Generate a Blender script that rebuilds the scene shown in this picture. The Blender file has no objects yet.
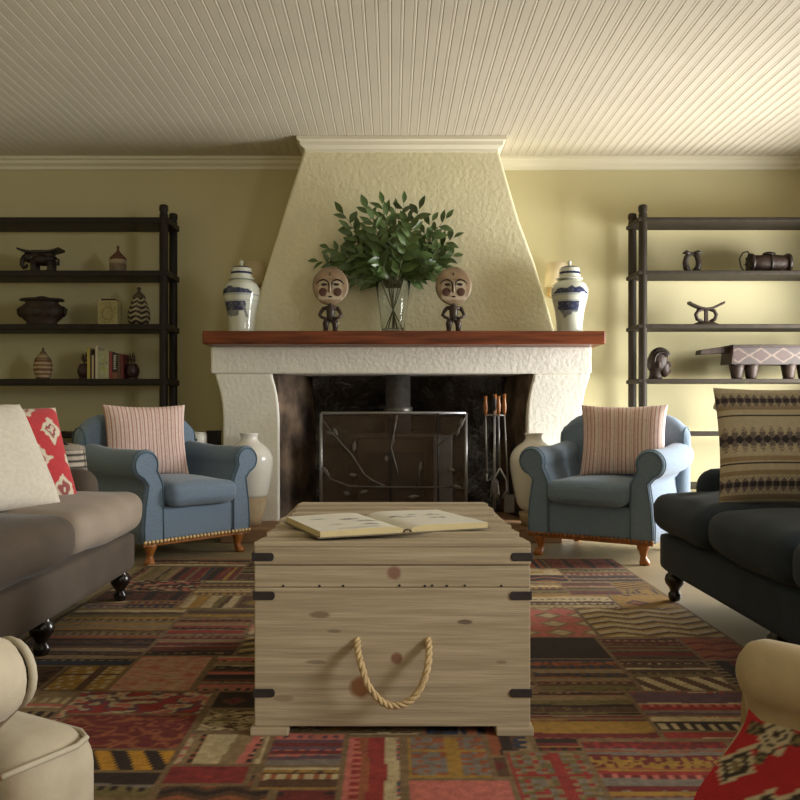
import bpy, bmesh, math, random
import numpy as np
from mathutils import Vector, Matrix, noise
R = math.radians
sin, cos, pi = math.sin, math.cos, math.pi
S = bpy.context.scene
COL = S.collection

# ------------------------------------------------------------------ camera
cam_d = bpy.data.cameras.new('camera'); cam = bpy.data.objects.new('camera', cam_d); COL.objects.link(cam)
cam.location = (0, 0, 0.9); cam.rotation_euler = (R(90), 0, 0)
cam_d.sensor_fit = 'HORIZONTAL'; cam_d.sensor_width = 36; cam_d.lens = 36 * 850 / 800
cam_d.shift_x = 8 / 800; cam_d.shift_y = 11 / 800; cam_d.clip_start = 0.02
S.camera = cam

# ------------------------------------------------------------------ light
w = bpy.data.worlds.new('sky'); S.world = w; w.use_nodes = True
bg = w.node_tree.nodes['Background']; bg.inputs[0].default_value = (0.75, 0.85, 1, 1); bg.inputs[1].default_value = 0.3

def window_light(name, loc, rot, sx, sy, power, col=(1, .99, .955), spread=180):
    d = bpy.data.lights.new(name, 'AREA'); d.shape = 'RECTANGLE'; d.size = sx; d.size_y = sy
    d.energy = power; d.color = col; d.spread = R(spread)
    o = bpy.data.objects.new(name, d); COL.objects.link(o); o.location = loc; o.rotation_euler = rot
    return o
# daylight through the french window and the front window in the right wall, plus an added fill from the rear
window_light('daylight_french_window', (3.66, 5.6, 1.05), (0, R(90), 0), 1.8, 1.4, 172, (1, .99, .965), 150)
window_light('daylight_side_window', (3.66, .35, 1.9), (0, R(90), 0), 1.3, 1.3, 95, (1, .99, .955), 118)
window_light('rear_fill_light', (0.9, -1.46, 1.55), (R(90), 0, 0), 1.8, 1.3, 7)  # weak fill behind the camera; its window is made up
S.view_settings.view_transform = 'Standard'; S.view_settings.look = 'None'
S.view_settings.gamma = 1; S.view_settings.use_curve_mapping = False
S.view_settings.exposure = 0.08
S.cycles.max_bounces = 10; S.cycles.diffuse_bounces = 5

# ------------------------------------------------------------------ helpers
def srgb(r, g, b):
    f = lambda c: (c / 255 / 12.92) if c <= 10 else ((c / 255 + .055) / 1.055) ** 2.4
    return (f(r), f(g), f(b))

def mat(name, col=(.5, .5, .5), rough=.6, var=.12, scale=8, bump=0., bscale=60, metal=0., sheen=0., spec=.4,
        attr=False, stretch=(1, 1, 1), col2=None, weave=0, coat=0):
    m = bpy.data.materials.new(name); m.use_nodes = True
    nt = m.node_tree; N = nt.nodes; L = nt.links; p = N['Principled BSDF']
    p.inputs['Roughness'].default_value = rough; p.inputs['Metallic'].default_value = metal
    p.inputs['Specular IOR Level'].default_value = spec; p.inputs['Sheen Weight'].default_value = sheen
    p.inputs['Sheen Roughness'].default_value = .4; p.inputs['Coat Weight'].default_value = coat
    tc = N.new('ShaderNodeTexCoord'); mp = N.new('ShaderNodeMapping'); mp.inputs['Scale'].default_value = stretch
    L.new(tc.outputs['Object'], mp.inputs['Vector'])
    no = N.new('ShaderNodeTexNoise'); no.inputs['Scale'].default_value = scale; no.inputs['Detail'].default_value = 5
    L.new(mp.outputs[0], no.inputs['Vector'])
    if col2 is not None:
        cr = N.new('ShaderNodeValToRGB'); cr.color_ramp.elements[0].position = .35; cr.color_ramp.elements[1].position = .65
        cr.color_ramp.elements[0].color = (*col, 1); cr.color_ramp.elements[1].color = (*col2, 1)
        L.new(no.outputs['Fac'], cr.inputs[0]); src = cr.outputs[0]
    elif attr:
        a = N.new('ShaderNodeAttribute'); a.attribute_name = 'Col'; src = a.outputs['Color']
    else:
        c = N.new('ShaderNodeRGB'); c.outputs[0].default_value = (*col, 1); src = c.outputs[0]
    mr = N.new('ShaderNodeMapRange'); mr.inputs[1].default_value = .25; mr.inputs[2].default_value = .75
    mr.inputs[3].default_value = 1 - var; mr.inputs[4].default_value = 1 + var
    L.new(no.outputs['Fac'], mr.inputs[0])
    mx = N.new('ShaderNodeVectorMath'); mx.operation = 'SCALE'
    L.new(src, mx.inputs[0]); L.new(mr.outputs[0], mx.inputs['Scale']); L.new(mx.outputs[0], p.inputs['Base Color'])
    if bump:
        b = N.new('ShaderNodeBump'); b.inputs['Strength'].default_value = bump; b.inputs['Distance'].default_value = .01
        n2 = N.new('ShaderNodeTexNoise'); n2.inputs['Scale'].default_value = bscale; n2.inputs['Detail'].default_value = 3
        L.new(mp.outputs[0], n2.inputs['Vector']); L.new(n2.outputs['Fac'], b.inputs['Height']); L.new(b.outputs[0], p.inputs['Normal'])
    m['p'] = 1
    return m

class B:
    """collects shapes of ONE mesh"""
    def __init__(s): s.v = []; s.f = []; s.c = []; s.smooth = []; s.col = (.5, .5, .5)
    def add(s, vs, fs, col=None, smooth=True, cols=None):
        k = len(s.v); s.v += [tuple(v) for v in vs]; s.f += [tuple(i + k for i in f) for f in fs]
        s.c += list(cols) if cols is not None else [col or s.col] * len(vs); s.smooth += [smooth] * len(fs); return s
    def box(s, c, sz, rz=0, rx=0, ry=0, col=None):
        M = Matrix.Rotation(rz, 3, 'Z') @ Matrix.Rotation(ry, 3, 'Y') @ Matrix.Rotation(rx, 3, 'X'); c = Vector(c)
        vs = [c + M @ Vector((x * sz[0] / 2, y * sz[1] / 2, z * sz[2] / 2)) for x in (-1, 1) for y in (-1, 1) for z in (-1, 1)]
        return s.add(vs, [(0, 1, 3, 2), (4, 6, 7, 5), (0, 4, 5, 1), (2, 3, 7, 6), (0, 2, 6, 4), (1, 5, 7, 3)], col, False)
    def bb(s, x0, x1, y0, y1, z0, z1, col=None):
        return s.box(((x0 + x1) / 2, (y0 + y1) / 2, (z0 + z1) / 2), (x1 - x0, y1 - y0, z1 - z0), col=col)
    def lathe(s, prof, c=(0, 0, 0), n=24, axis='Z', colfn=None, col=None, sx=1, sy=1):
        vs = []; cols = []
        for (r, z) in prof:
            for i in range(n):
                a = 2 * pi * i / n; p = (r * cos(a) * sx, r * sin(a) * sy, z)
                if axis == 'X': p = (p[2], p[0], p[1])
                if axis == 'Y': p = (p[0], p[2], -p[1]) if False else (p[0], p[2], p[1])
                vs.append((p[0] + c[0], p[1] + c[1], p[2] + c[2])); cols.append(colfn(a, r, z) if colfn else (col or s.col))
        fs = []
        for j in range(len(prof) - 1):
            for i in range(n):
                a, b = j * n + i, j * n + (i + 1) % n
                fs.append((a, b, b + n, a + n))
        m = len(prof) - 1
        fs.append(tuple(range(n - 1, -1, -1))); fs.append(tuple(range(m * n, m * n + n)))
        return s.add(vs, fs, cols=cols)
    def ell(s, c, r, n=16, m=10, rot=None, col=None):
        vs = []; c = Vector(c)
        for j in range(m + 1):
            t = pi * j / m
            for i in range(n):
                a = 2 * pi * i / n; p = Vector((r[0] * sin(t) * cos(a), r[1] * sin(t) * sin(a), r[2] * cos(t)))
                vs.append(c + (rot @ p if rot else p))
        fs = [(j * n + i, (j + 1) * n + i, (j + 1) * n + (i + 1) % n, j * n + (i + 1) % n) for j in range(m) for i in range(n)]
        return s.add(vs, fs, col)
    def tube(s, pts, r, n=8, col=None, closed=False, cap=True):
        pts = [Vector(p) for p in pts]; K = len(pts)
        rs = r if isinstance(r, (list, tuple)) else [r] * K
        vs = []; up = None
        for k in range(K):
            a = pts[(k - 1) % K] if (closed or k > 0) else pts[k]; b = pts[(k + 1) % K] if (closed or k < K - 1) else pts[k]
            t = (b - a).normalized()
            if up is None: up = t.orthogonal().normalized()
            up = (up - t * up.dot(t))
            up = up.normalized() if up.length > 1e-6 else t.orthogonal().normalized()
            w_ = t.cross(up)
            for i in range(n):
                an = 2 * pi * i / n; vs.append(pts[k] + (up * cos(an) + w_ * sin(an)) * rs[k])
        fs = []
        for k in range(K if closed else K - 1):
            k2 = (k + 1) % K
            for i in range(n): fs.append((k * n + i, k * n + (i + 1) % n, k2 * n + (i + 1) % n, k2 * n + i))
        if cap and not closed: fs += [tuple(range(n - 1, -1, -1)), tuple(range((K - 1) * n, K * n))]
        return s.add(vs, fs, col)
    def loft(s, rings, col=None, smooth=True, cap=True, closed=True, capsmooth=False):
        n = len(rings[0]); vs = [p for r_ in rings for p in r_]; fs = []
        for k in range(len(rings) - 1):
            for i in range(n if closed else n - 1):
                j = (i + 1) % n; fs.append((k * n + i, k * n + j, (k + 1) * n + j, (k + 1) * n + i))
        s.add(vs, fs, col, smooth)
        if cap:
            b0 = len(s.v) - len(vs)
            s.f += [tuple(b0 + i for i in range(n - 1, -1, -1)), tuple(b0 + (len(rings) - 1) * n + i for i in range(n))]
            s.smooth += [capsmooth, capsmooth]
        return s
    def prism(s, out, axis, a0, a1, col=None, smooth=False):
        """2D outline extruded; axis 'Y': outline is (x,z); 'X': (y,z); 'Z': (x,y)"""
        P = {'Y': lambda u, v, a: (u, a, v), 'X': lambda u, v, a: (a, u, v), 'Z': lambda u, v, a: (u, v, a)}[axis]
        return s.loft([[P(u, v, a0) for u, v in out], [P(u, v, a1) for u, v in out]], col, smooth)
    def soft(s, c, sz, r, crown=0., n=14, seg=None, wob=0, seed=0, col=None, rz=0):
        """rounded, crowned upholstery block"""
        h = Vector(sz) / 2; c = Vector(c); idx = {}; vs = []; fs = []
        r = min(r, h.x * .98, h.y * .98, h.z * .98)
        RZ = Matrix.Rotation(rz, 3, 'Z')
        def vert(i, j, k):
            key = (i, j, k)
            if key in idx: return idx[key]
            q = Vector([-1 + 2 * t / n for t in key]); p = Vector((q.x * h.x, q.y * h.y, q.z * h.z))
            # denser near the edges
            p = Vector([hh * (1 - (1 - abs(qq)) ** 1.35) * (1 if qq > 0 else -1) for qq, hh in zip(q, h)])
            inn = Vector([max(-(hh - r), min(hh - r, pp)) for pp, hh in zip(p, h)])
            d = p - inn
            if d.length > 1e-9: p = inn + d.normalized() * r
            fx = 1 - (p.x / h.x) ** 2; fy = 1 - (p.y / h.y) ** 2; fz = 1 - (p.z / h.z) ** 2
            o = Vector((crown * .5 * fy * fz * (p.x / h.x), crown * .5 * fx * fz * (p.y / h.y), crown * fx * fy * (p.z / h.z)))
            if wob: o += noise.noise_vector(p * 4 + Vector((seed * 7.1, seed, 0))) * wob
            idx[key] = len(vs); vs.append(c + RZ @ (p + o)); return idx[key]
        for a in range(n):
            for b in range(n):
                fs.append((vert(0, a, b), vert(0, a, b + 1), vert(0, a + 1, b + 1), vert(0, a + 1, b)))
                fs.append((vert(n, a, b), vert(n, a + 1, b), vert(n, a + 1, b + 1), vert(n, a, b + 1)))
                fs.append((vert(a, 0, b), vert(a + 1, 0, b), vert(a + 1, 0, b + 1), vert(a, 0, b + 1)))
                fs.append((vert(a, n, b), vert(a, n, b + 1), vert(a + 1, n, b + 1), vert(a + 1, n, b)))
                fs.append((vert(a, b, 0), vert(a, b + 1, 0), vert(a + 1, b + 1, 0), vert(a + 1, b, 0)))
                fs.append((vert(a, b, n), vert(a + 1, b, n), vert(a + 1, b + 1, n), vert(a, b + 1, n)))
        return s.add(vs, fs, col)
    def build(s, name, m, parent=None, bevel=0, sub=0, seg=2):
        me = bpy.data.meshes.new(name); me.from_pydata(s.v, [], s.f); me.update()
        me.polygons.foreach_set('use_smooth', s.smooth)
        a = me.attributes.new('Col', 'FLOAT_COLOR', 'POINT')
        a.data.foreach_set('color', np.array([(c[0], c[1], c[2], 1) for c in s.c], dtype=np.float32).ravel())
        bm = bmesh.new(); bm.from_mesh(me); bmesh.ops.recalc_face_normals(bm, faces=bm.faces); bm.to_mesh(me); bm.free()
        o = bpy.data.objects.new(name, me); COL.objects.link(o); me.materials.append(m)
        if parent: o.parent = parent
        if bevel:
            b = o.modifiers.new('bevel', 'BEVEL'); b.width = bevel; b.segments = seg; b.limit_method = 'ANGLE'; b.angle_limit = R(40)
        if sub: k = o.modifiers.new('sub', 'SUBSURF'); k.levels = sub; k.render_levels = sub
        return o

def tag(o, label, cat, group=None, kind=None):
    o['label'] = label; o['category'] = cat
    if group: o['group'] = group
    if kind: o['kind'] = kind
    return o
def thing(name, label, cat, loc=(0, 0, 0), rz=0, group=None, scale=1):
    o = bpy.data.objects.new(name, None); COL.objects.link(o); o.location = loc; o.rotation_euler = (0, 0, rz); o.empty_display_size = .05
    o.scale = (scale,) * 3
    return tag(o, label, cat, group)
def struct(o): o['kind'] = 'structure'; return o
def copy_thing(r, loc, rz, label, group=None):
    c = r.copy(); COL.objects.link(c); c.location = loc; c.rotation_euler = (0, 0, rz); c['label'] = label
    if group: c['group'] = group
    for ch in list(r.children):
        d = ch.copy(); COL.objects.link(d); d.parent = c
        for g in list(ch.children):
            e = g.copy(); COL.objects.link(e); e.parent = d
    return c
def PX(px, Y): return (px - 392) * Y / 850
def PZ(py, Y): return .9 - (py - 411) * Y / 850
def ss(a, b, x):
    t = max(0, min(1, (x - a) / (b - a))); return t * t * (3 - 2 * t)
def mixc(a, b, t): return tuple(x + (y - x) * t for x, y in zip(a, b))

# ------------------------------------------------------------------ materials
M_wall = mat('cream_wall_paint', (.58, .525, .31), .85, .03, 2, .06, 40)
M_plaster = mat('rough_white_plaster', (.88, .86, .77), .85, .04, 6, .4, 34)
M_hood = mat('rough_cream_plaster', (.76, .71, .48), .85, .05, 6, .5, 34)
M_trim = mat('cream_trim_paint', (.76, .71, .55), .5, .03, 3)
M_ceil = mat('ceiling_paint', (.60, .545, .43), .6, .04, 3)
M_floor = mat('pale_floor_tile', (.29, .222, .125), .5, .15, 2.5, .05, 12)
M_mantel = mat('mantel_wood', srgb(96, 44, 20), .4, .35, 6, .1, 20, stretch=(.4, 4, 6), col2=srgb(122, 62, 32))
M_dark = mat('dark_stained_wood', (.013, .008, .006), .5, .3, 6, .1, 30, stretch=(3, 3, .6), spec=.3)
M_darkr = mat('weathered_dark_wood', (.030, .023, .016), .6, .3, 6, .1, 30, stretch=(3, 3, .6), spec=.15)
M_carve = mat('carved_dark_wood', (.02, .012, .009), .45, .4, 14, .3, 50)
M_carve2 = mat('carved_brown_wood', (.034, .021, .015), .5, .45, 14, .3, 50, spec=.25)
M_attr = mat('painted_surface', rough=.5, var=.12, scale=14, attr=True)
M_attr_m = mat('matt_painted_surface', rough=.9, var=.2, scale=30, attr=True, bump=.15, bscale=150)
M_glaze = mat('glazed_porcelain', rough=.12, var=.03, scale=5, attr=True, spec=.6)
M_fabric_attr = mat('patterned_fabric', rough=.95, var=.1, scale=60, attr=True, bump=.25, bscale=420, sheen=.15)
M_rug = mat('flatweave_wool', rough=.98, var=.28, scale=45, attr=True, bump=.35, bscale=240)
M_denim = mat('washed_blue_fabric', (.165, .225, .30), .9, .15, 60, .25, 350, sheen=.25, stretch=(1, 1, 3))
M_navy = mat('dark_navy_fabric', (.02, .030, .043), .92, .18, 10, .2, 300, sheen=.06)
M_brown = mat('brown_velvet', (.070, .049, .033), .85, .2, 6, .15, 200, sheen=.08)
M_brown_lit = mat('brown_velvet_lit', (.25, .20, .15), .85, .12, 6, .15, 200, sheen=.1)  # same brown velvet, light reflected by the far cushion put into the colour
M_linen = mat('cream_linen', (.42, .36, .26), .92, .07, 40, .08, 500, sheen=.15)
M_tan = mat('tan_linen', (.40, .31, .18), .92, .08, 40, .08, 500, sheen=.1)
M_piping = mat('piping_cord', (.40, .35, .26), .9, .05)
M_bluepipe = mat('blue_piping', (.10, .16, .21), .9, .05)
M_honey = mat('honey_wood', srgb(150, 92, 42), .35, .3, 10, stretch=(3, 3, .8))
M_black_leg = mat('black_turned_wood', (.012, .008, .006), .25, .2, 8, spec=.6)
M_brass = mat('brass_nail', (.66, .45, .20), .4, .1, 20, metal=.3)
M_iron = mat('wrought_iron', (.05, .045, .045), .45, .3, 20, .2, 60, metal=.7)
M_steel = mat('grey_steel', (.36, .36, .37), .38, .2, 10, metal=.85)
M_branch = mat('dull_steel', (.15, .14, .13), .45, .3, 20, metal=.7)
M_rust = mat('rusty_iron', (.10, .062, .04), .7, .4, 6, .2, 30)
M_strap = mat('dark_metal_strap', (.035, .028, .027), .55, .3, 20, metal=.2)
M_rope = mat('hemp_rope', (.52, .38, .20), .9, .2, 60, .3, 200)
M_terra = mat('terracotta_slab', (.30, .17, .085), .6, .25, 8, .2, 30)
M_page = mat('book_page', rough=.8, var=.04, scale=20, attr=True)
M_clay = mat('bare_clay', (.46, .35, .21), .85, .2, 8, .3, 60)
M_whitevase = mat('white_glaze', (.80, .77, .69), .22, .05, 6, spec=.5)
M_leaf = mat('dark_green_leaf', (.056, .098, .022), .36, .4, 8, spec=.5)
M_leaf2 = mat('mid_green_leaf', (.085, .14, .04), .38, .35, 8, spec=.5)
M_stem = mat('green_stem', (.12, .12, .05), .6, .2)
M_shade = mat('parchment_lampshade', (.66, .55, .36), .8, .06, 10)
M_soot = mat('sooty_stone', (.014, .012, .011), .25, .6, 5, 1.0, 30, spec=.8)
M_firewall = mat('smoke_stained_plaster', (.055, .036, .024), .8, .5, 5, .5, 16, col2=(.17, .115, .075))

def glass_mat():
    m = bpy.data.materials.new('clear_glass'); m.use_nodes = True; p = m.node_tree.nodes['Principled BSDF']
    p.inputs['Base Color'].default_value = (.93, .96, .94, 1); p.inputs['Roughness'].default_value = .02
    p.inputs['Transmission Weight'].default_value = 1; p.inputs['IOR'].default_value = 1.3
    return m
M_glass = glass_mat()

def trunk_wood():
    m = mat('weathered_pine', (.36, .285, .185), .75, .16, 5, .2, 14, stretch=(.5, 7, 12), col2=(.42, .34, .23))
    nt = m.node_tree; N = nt.nodes; L = nt.links; p = N['Principled BSDF']
    src = p.inputs['Base Color'].links[0].from_socket
    tc = N.new('ShaderNodeTexCoord')
    def knot(px, pz, rad, col, prev, w_=1.0):
        mp = N.new('ShaderNodeMapping'); mp.inputs['Location'].default_value = (-px / rad, 0, -pz / rad * w_)
        mp.inputs['Scale'].default_value = (1 / rad, 0, w_ / rad)
        L.new(tc.outputs['Object'], mp.inputs[0])
        nz = N.new('ShaderNodeTexNoise'); nz.inputs['Scale'].default_value = 1.6
        L.new(mp.outputs[0], nz.inputs[0])
        ln = N.new('ShaderNodeVectorMath'); ln.operation = 'LENGTH'; L.new(mp.outputs[0], ln.inputs[0])
        ad = N.new('ShaderNodeMath'); ad.operation = 'MULTIPLY_ADD'; ad.inputs[1].default_value = .35
        L.new(nz.outputs[0], ad.inputs[0]); L.new(ln.outputs['Value'], ad.inputs[2])
        r = N.new('ShaderNodeMapRange'); r.inputs[1].default_value = 1.3; r.inputs[2].default_value = .9
        L.new(ad.outputs[0], r.inputs[0])
        mx = N.new('ShaderNodeMix'); mx.data_type = 'RGBA'; L.new(r.outputs[0], mx.inputs[0]); L.new(prev, mx.inputs[6])
        mx.inputs[7].default_value = (*col, 1); return mx.outputs[2]
    for a in [(-.088, .130, .031, (.20, .085, .03), 1.0), (.012, .21, .017, (.22, .11, .07), 1.0), (.005, .445, .02, (.24, .13, .09), 1.),
              (-.2, .33, .03, (.22, .16, .10), 3), (.2, .31, .022, (.15, .11, .075), 3), (-.16, .285, .02, (.22, .165, .11), 4),
              (.30, .20, .016, (.24, .18, .12), 3), (-.3, .10, .03, (.28, .21, .135), 3), (-.21, .2, .03, (.25, .19, .125), 5)]:
        src = knot(a[0], a[1], a[2], a[3], src, a[4])
    L.new(src, p.inputs['Base Color'])
    return m
M_trunk = trunk_wood()

def mesh_mat():
    m = mat('bronze_wire_mesh', (.10, .066, .042), .5, .3, 6, metal=.35)
    nt = m.node_tree; N = nt.nodes; L = nt.links; out = N['Material Output']; p = N['Principled BSDF']
    tr = N.new('ShaderNodeBsdfTransparent'); mx = N.new('ShaderNodeMixShader')
    tc = N.new('ShaderNodeTexCoord'); mp = N.new('ShaderNodeMapping'); mp.inputs['Scale'].default_value = (1, 0, 1)
    L.new(tc.outputs['Object'], mp.inputs[0])
    w1 = N.new('ShaderNodeTexWave'); w1.bands_direction = 'X'; w1.inputs['Scale'].default_value = 70
    w2 = N.new('ShaderNodeTexWave'); w2.bands_direction = 'Z'; w2.inputs['Scale'].default_value = 70
    L.new(mp.outputs[0], w1.inputs[0]); L.new(mp.outputs[0], w2.inputs[0])
    a = N.new('ShaderNodeMath'); a.operation = 'MAXIMUM'; L.new(w1.outputs['Fac'], a.inputs[0]); L.new(w2.outputs['Fac'], a.inputs[1])
    mu = N.new('ShaderNodeMath'); mu.operation = 'MULTIPLY'; mu.inputs[1].default_value = .62; L.new(a.outputs[0], mu.inputs[0])
    L.new(mu.outputs[0], mx.inputs[0]); L.new(tr.outputs[0], mx.inputs[1]); L.new(p.outputs[0], mx.inputs[2]); L.new(mx.outputs[0], out.inputs[0])
    return m
M_mesh = mesh_mat()

# ------------------------------------------------------------------ room shell
H = 2.92; WX = 3.7; YB = 6.8; YR = -1.5
b = B(); b.bb(-WX - .1, WX + .1, YR - .1, YB + .1, -.1, 0); struct(b.build('floor', M_floor))
b = B()   # tongue-and-groove boards running front to back
out = []; bw = .066; n = int(2 * WX / bw) + 1
for i in range(n):
    x = -WX + i * bw
    out += [(x, H + .004), (x + .003, H), (x + .045, H), (x + .0475, H + .0015), (x + .050, H - .0005), (x + .060, H - .0005), (x + .0625, H + .0015)]
out += [(-WX + n * bw, H + .009), (-WX + n * bw, H + .08), (-WX, H + .08)]
b.prism(out, 'Y', YR - .1, YB + .1); struct(b.build('ceiling', M_ceil))
b = B(); b.bb(-WX - .1, WX + .1, YB, YB + .1, 0, H + .1); struct(b.build('wall_back', M_wall))
b = B(); b.bb(-WX - .1, -WX, YR, YB, 0, H + .1); struct(b.build('wall_left', M_wall))
def wall_with_holes(name, plane, a0, a1, holes, thick):
    bm = B(); cur = a0
    def seg(u0, u1, z0, z1):
        if plane == 'X': bm.bb(WX, WX + thick, u0, u1, z0, z1)
        else: bm.bb(u0, u1, YR - thick, YR, z0, z1)
    for (h0, h1, z0, z1) in holes:
        seg(cur, h0, 0, H + .1); seg(h0, h1, z1, H + .1)
        if z0 > 0: seg(h0, h1, 0, z0)
        cur = h1
    seg(cur, a1, 0, H + .1)
    return struct(bm.build(name, M_wall))
wall_with_holes('wall_right', 'X', YR, YB, [(-.3, 1.0, 1.2, 2.55), (4.9, 6.3, .15, 1.95)], .1)
wall_with_holes('wall_rear', 'Y', -WX - .1, WX + .1, [(0, 1.8, .9, 2.2)], .1)
def window_frame(name, plane, a0, a1, z0, z1, nv, nh):
    bm = B(); t = .05
    def bar(u0, u1, w0, w1):
        if plane == 'X': bm.bb(WX + .02, WX + .07, u0, u1, w0, w1)
        else: bm.bb(u0, u1, YR - .07, YR - .02, w0, w1)
    bar(a0, a1, z0, z0 + t); bar(a0, a1, z1 - t, z1); bar(a0, a0 + t, z0, z1); bar(a1 - t, a1, z0, z1)
    for k in range(1, nv): u = a0 + (a1 - a0) * k / nv; bar(u - .015, u + .015, z0, z1)
    for k in range(1, nh): u = z0 + (z1 - z0) * k / nh; bar(a0, a1, u - .015, u + .015)
    return struct(bm.build(name, M_trim))
window_frame('window_1', 'X', 4.9, 6.3, .15, 1.95, 2, 3)
window_frame('window_2', 'X', -.3, 1.0, 1.2, 2.55, 2, 2)
window_frame('added_rear_window', 'Y', 0, 1.8, .9, 2.2, 2, 2)  # unseen frame added around the rear fill light
def cornice(x0, x1, y, nm, ends=(0, 0)):
    prof = [(0, 0), (-.075, 0), (-.075, -.022), (-.055, -.03), (-.05, -.05), (-.022, -.07), (-.018, -.092), (0, -.095)]
    bm = B(); bm.prism([(y + u, H + v) for u, v in prof], 'X', x0, x1, smooth=False); return bm.build(nm, M_trim)
struct(cornice(-WX, -.66, YB, 'trim_1')); struct(cornice(.80, WX, YB, 'trim_2'))
b = B(); b.bb(-WX, -1.35, YB - .02, YB, 0, .14); b.bb(1.45, WX, YB - .02, YB, 0, .14); struct(b.build('baseboard_back', M_trim, bevel=.005))

# ------------------------------------------------------------------ fireplace
FY = 6.2
fp = thing('fireplace', 'white rough-plastered fireplace with tapering hood and dark wooden mantel', 'fireplace', (0.07, FY, 0))
ox = .07
# hood
hl = [(-.66, 2.81), (-.76, 2.5), (-.83, 2.27), (-.97, 1.83), (-1.07, 1.5), (-1.09, 1.46)]
hr = [(.80, 2.81), (.87, 2.56), (.944, 2.31), (1.055, 2.01), (1.165, 1.645), (1.206, 1.497), (1.215, 1.46)]
b = B(); pts = [(-.645, H)] + hl + hr[::-1] + [(.79, H)]
b.prism([(x - ox, z) for x, z in pts], 'Y', .10, .6); hood = b.build('hood', M_hood, fp, bevel=.02, seg=3)
bm_ = B()
prof = [(0, 0), (-.07, 0), (-.07, -.025), (-.05, -.035), (-.045, -.06), (-.015, -.08), (-.01, -.1), (0, -.1)]
rings = []
for (cx, sgn) in ((-.63, -1), (.77, 1)):
    for back in ((1, 0) if sgn < 0 else (0, 1)):
        rings.append([(cx - ox - sgn * u * 1.0, (.10 + u) if not back else .58, H - .001 + v) for u, v in prof])
bm_.loft(rings, smooth=False); bm_.build('cornice', M_trim, fp)
# lintel beam with flared legs
b = B(); b.bb(-1.32 - ox, 1.452 - ox, -.02, .6, 1.172, 1.372); b.build('lintel', M_plaster, fp, bevel=.015, seg=3)
def leg_pts(s):
    xi, xo = (-.824, -1.233) if s < 0 else (.985, 1.385)
    fl = .052 * (-1 if s < 0 else 1)
    pr = [(.0, .08)] + [(z, z) for z in ()]
    zs = [.0, .5, .85, .95, 1.02, 1.08, 1.13, 1.175]; off = [0, 0, .02, .12, .3, .55, .82, 1.0]
    return [(xi + fl * o - ox, z) for z, o in zip(zs, off)] + [(xo + fl * 1.2 * o - ox, z) for z, o in list(zip(zs, off))[::-1]]
for s in (-1, 1):
    b = B(); b.prism(leg_pts(s), 'Y', 0, .6); b.build('pillar', M_plaster, fp, bevel=.015, seg=3)
b = B(); b.bb(-1.337 - ox, 1.506 - ox, -.22, .598, 1.37, 1.465); b.build('mantel_shelf', M_mantel, fp, bevel=.012)
b = B(); b.bb(-1.17 - ox, 1.16 - ox, -.42, -.002, 0, .1); b.bb(-.82 - ox, .98 - ox, 0, .58, 0, .1); b.build('hearth', M_terra, fp, bevel=.008)
# firebox: splayed cheeks and sooty back
b = B()
b.add([(-.835 - ox, .02, .1), (-.60 - ox, .57, .1), (-.60 - ox, .57, 1.3), (-.835 - ox, .02, 1.3),
       (-.87 - ox, .02, .1), (-.87 - ox, .57, .1), (-.87 - ox, .57, 1.3), (-.87 - ox, .02, 1.3)],
      [(0, 1, 2, 3), (0, 4, 5, 1), (3, 2, 6, 7), (4, 7, 6, 5), (0, 3, 7, 4), (1, 5, 6, 2)], smooth=False)
b.build('firebox_cheek', M_firewall, fp); b = B()
b.add([(1.0 - ox, .02, .1), (.86 - ox, .57, .1), (.86 - ox, .57, 1.3), (1.0 - ox, .02, 1.3),
       (1.04 - ox, .02, .1), (1.04 - ox, .57, .1), (1.04 - ox, .57, 1.3), (1.04 - ox, .02, 1.3)],
      [(0, 3, 2, 1), (0, 1, 5, 4), (3, 7, 6, 2), (4, 5, 6, 7), (0, 4, 7, 3), (1, 2, 6, 5)], smooth=False)
b.build('firebox_cheek', M_firewall, fp)
b = B(); n1, n2 = 40, 26; random.seed(3)
g = [(-.62 + 1.5 * i / n1 - ox, .56 + noise.noise((i * .45, j * .45, 3)) * .035 - .16 * ss(.75, 1.3, .1 + 1.2 * j / n2), .1 + 1.2 * j / n2) for j in range(n2 + 1) for i in range(n1 + 1)]
b.add(g, [(j * (n1 + 1) + i, j * (n1 + 1) + i + 1, (j + 1) * (n1 + 1) + i + 1, (j + 1) * (n1 + 1) + i) for j in range(n2) for i in range(n1)])
b.add([(-.62 - ox, .59, .1), (.88 - ox, .59, .1), (.88 - ox, .59, 1.3), (-.62 - ox, .59, 1.3)], [(0, 1, 2, 3)])
b.build('firebox_back', M_soot, fp)
b = B(); b.bb(-.85 - ox, 1.02 - ox, .02, .58, 1.29, 1.31); b.build('firebox_throat', M_soot, fp)

# stove behind the screen with its flue
st = thing('wood_stove', 'dark iron stove with a flue pipe rising behind the fire screen', 'stove', (.045, 6.47, .1))
b = B(); b.bb(-.30, .30, -.15, .15, .06, .60); b.bb(-.33, .33, -.17, .17, .60, .63); b.build('stove_body', M_rust, st, bevel=.01)
b = B(); b.bb(.26, .40, -.19, -.16, 0, .62); b.build('side_panel', M_steel, st, bevel=.004)
b = B(); b.lathe([(.10, .63), (.10, .78), (.112, .785), (.112, .83), (.095, .835), (.095, 1.18)], n=24); b.build('flue_pipe', M_branch, st)
b = B(); b.bb(-.2, .2, -.165, -.15, .15, .5); b.build('stove_door', M_strap, st, bevel=.005)
for sx in (-1, 1):
    for sy in (-1, 1):
        b = B(); b.bb(sx * .25 - .02, sx * .25 + .02, sy * .11 - .02, sy * .11 + .02, 0, .06); b.build('leg', M_iron, st)

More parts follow.
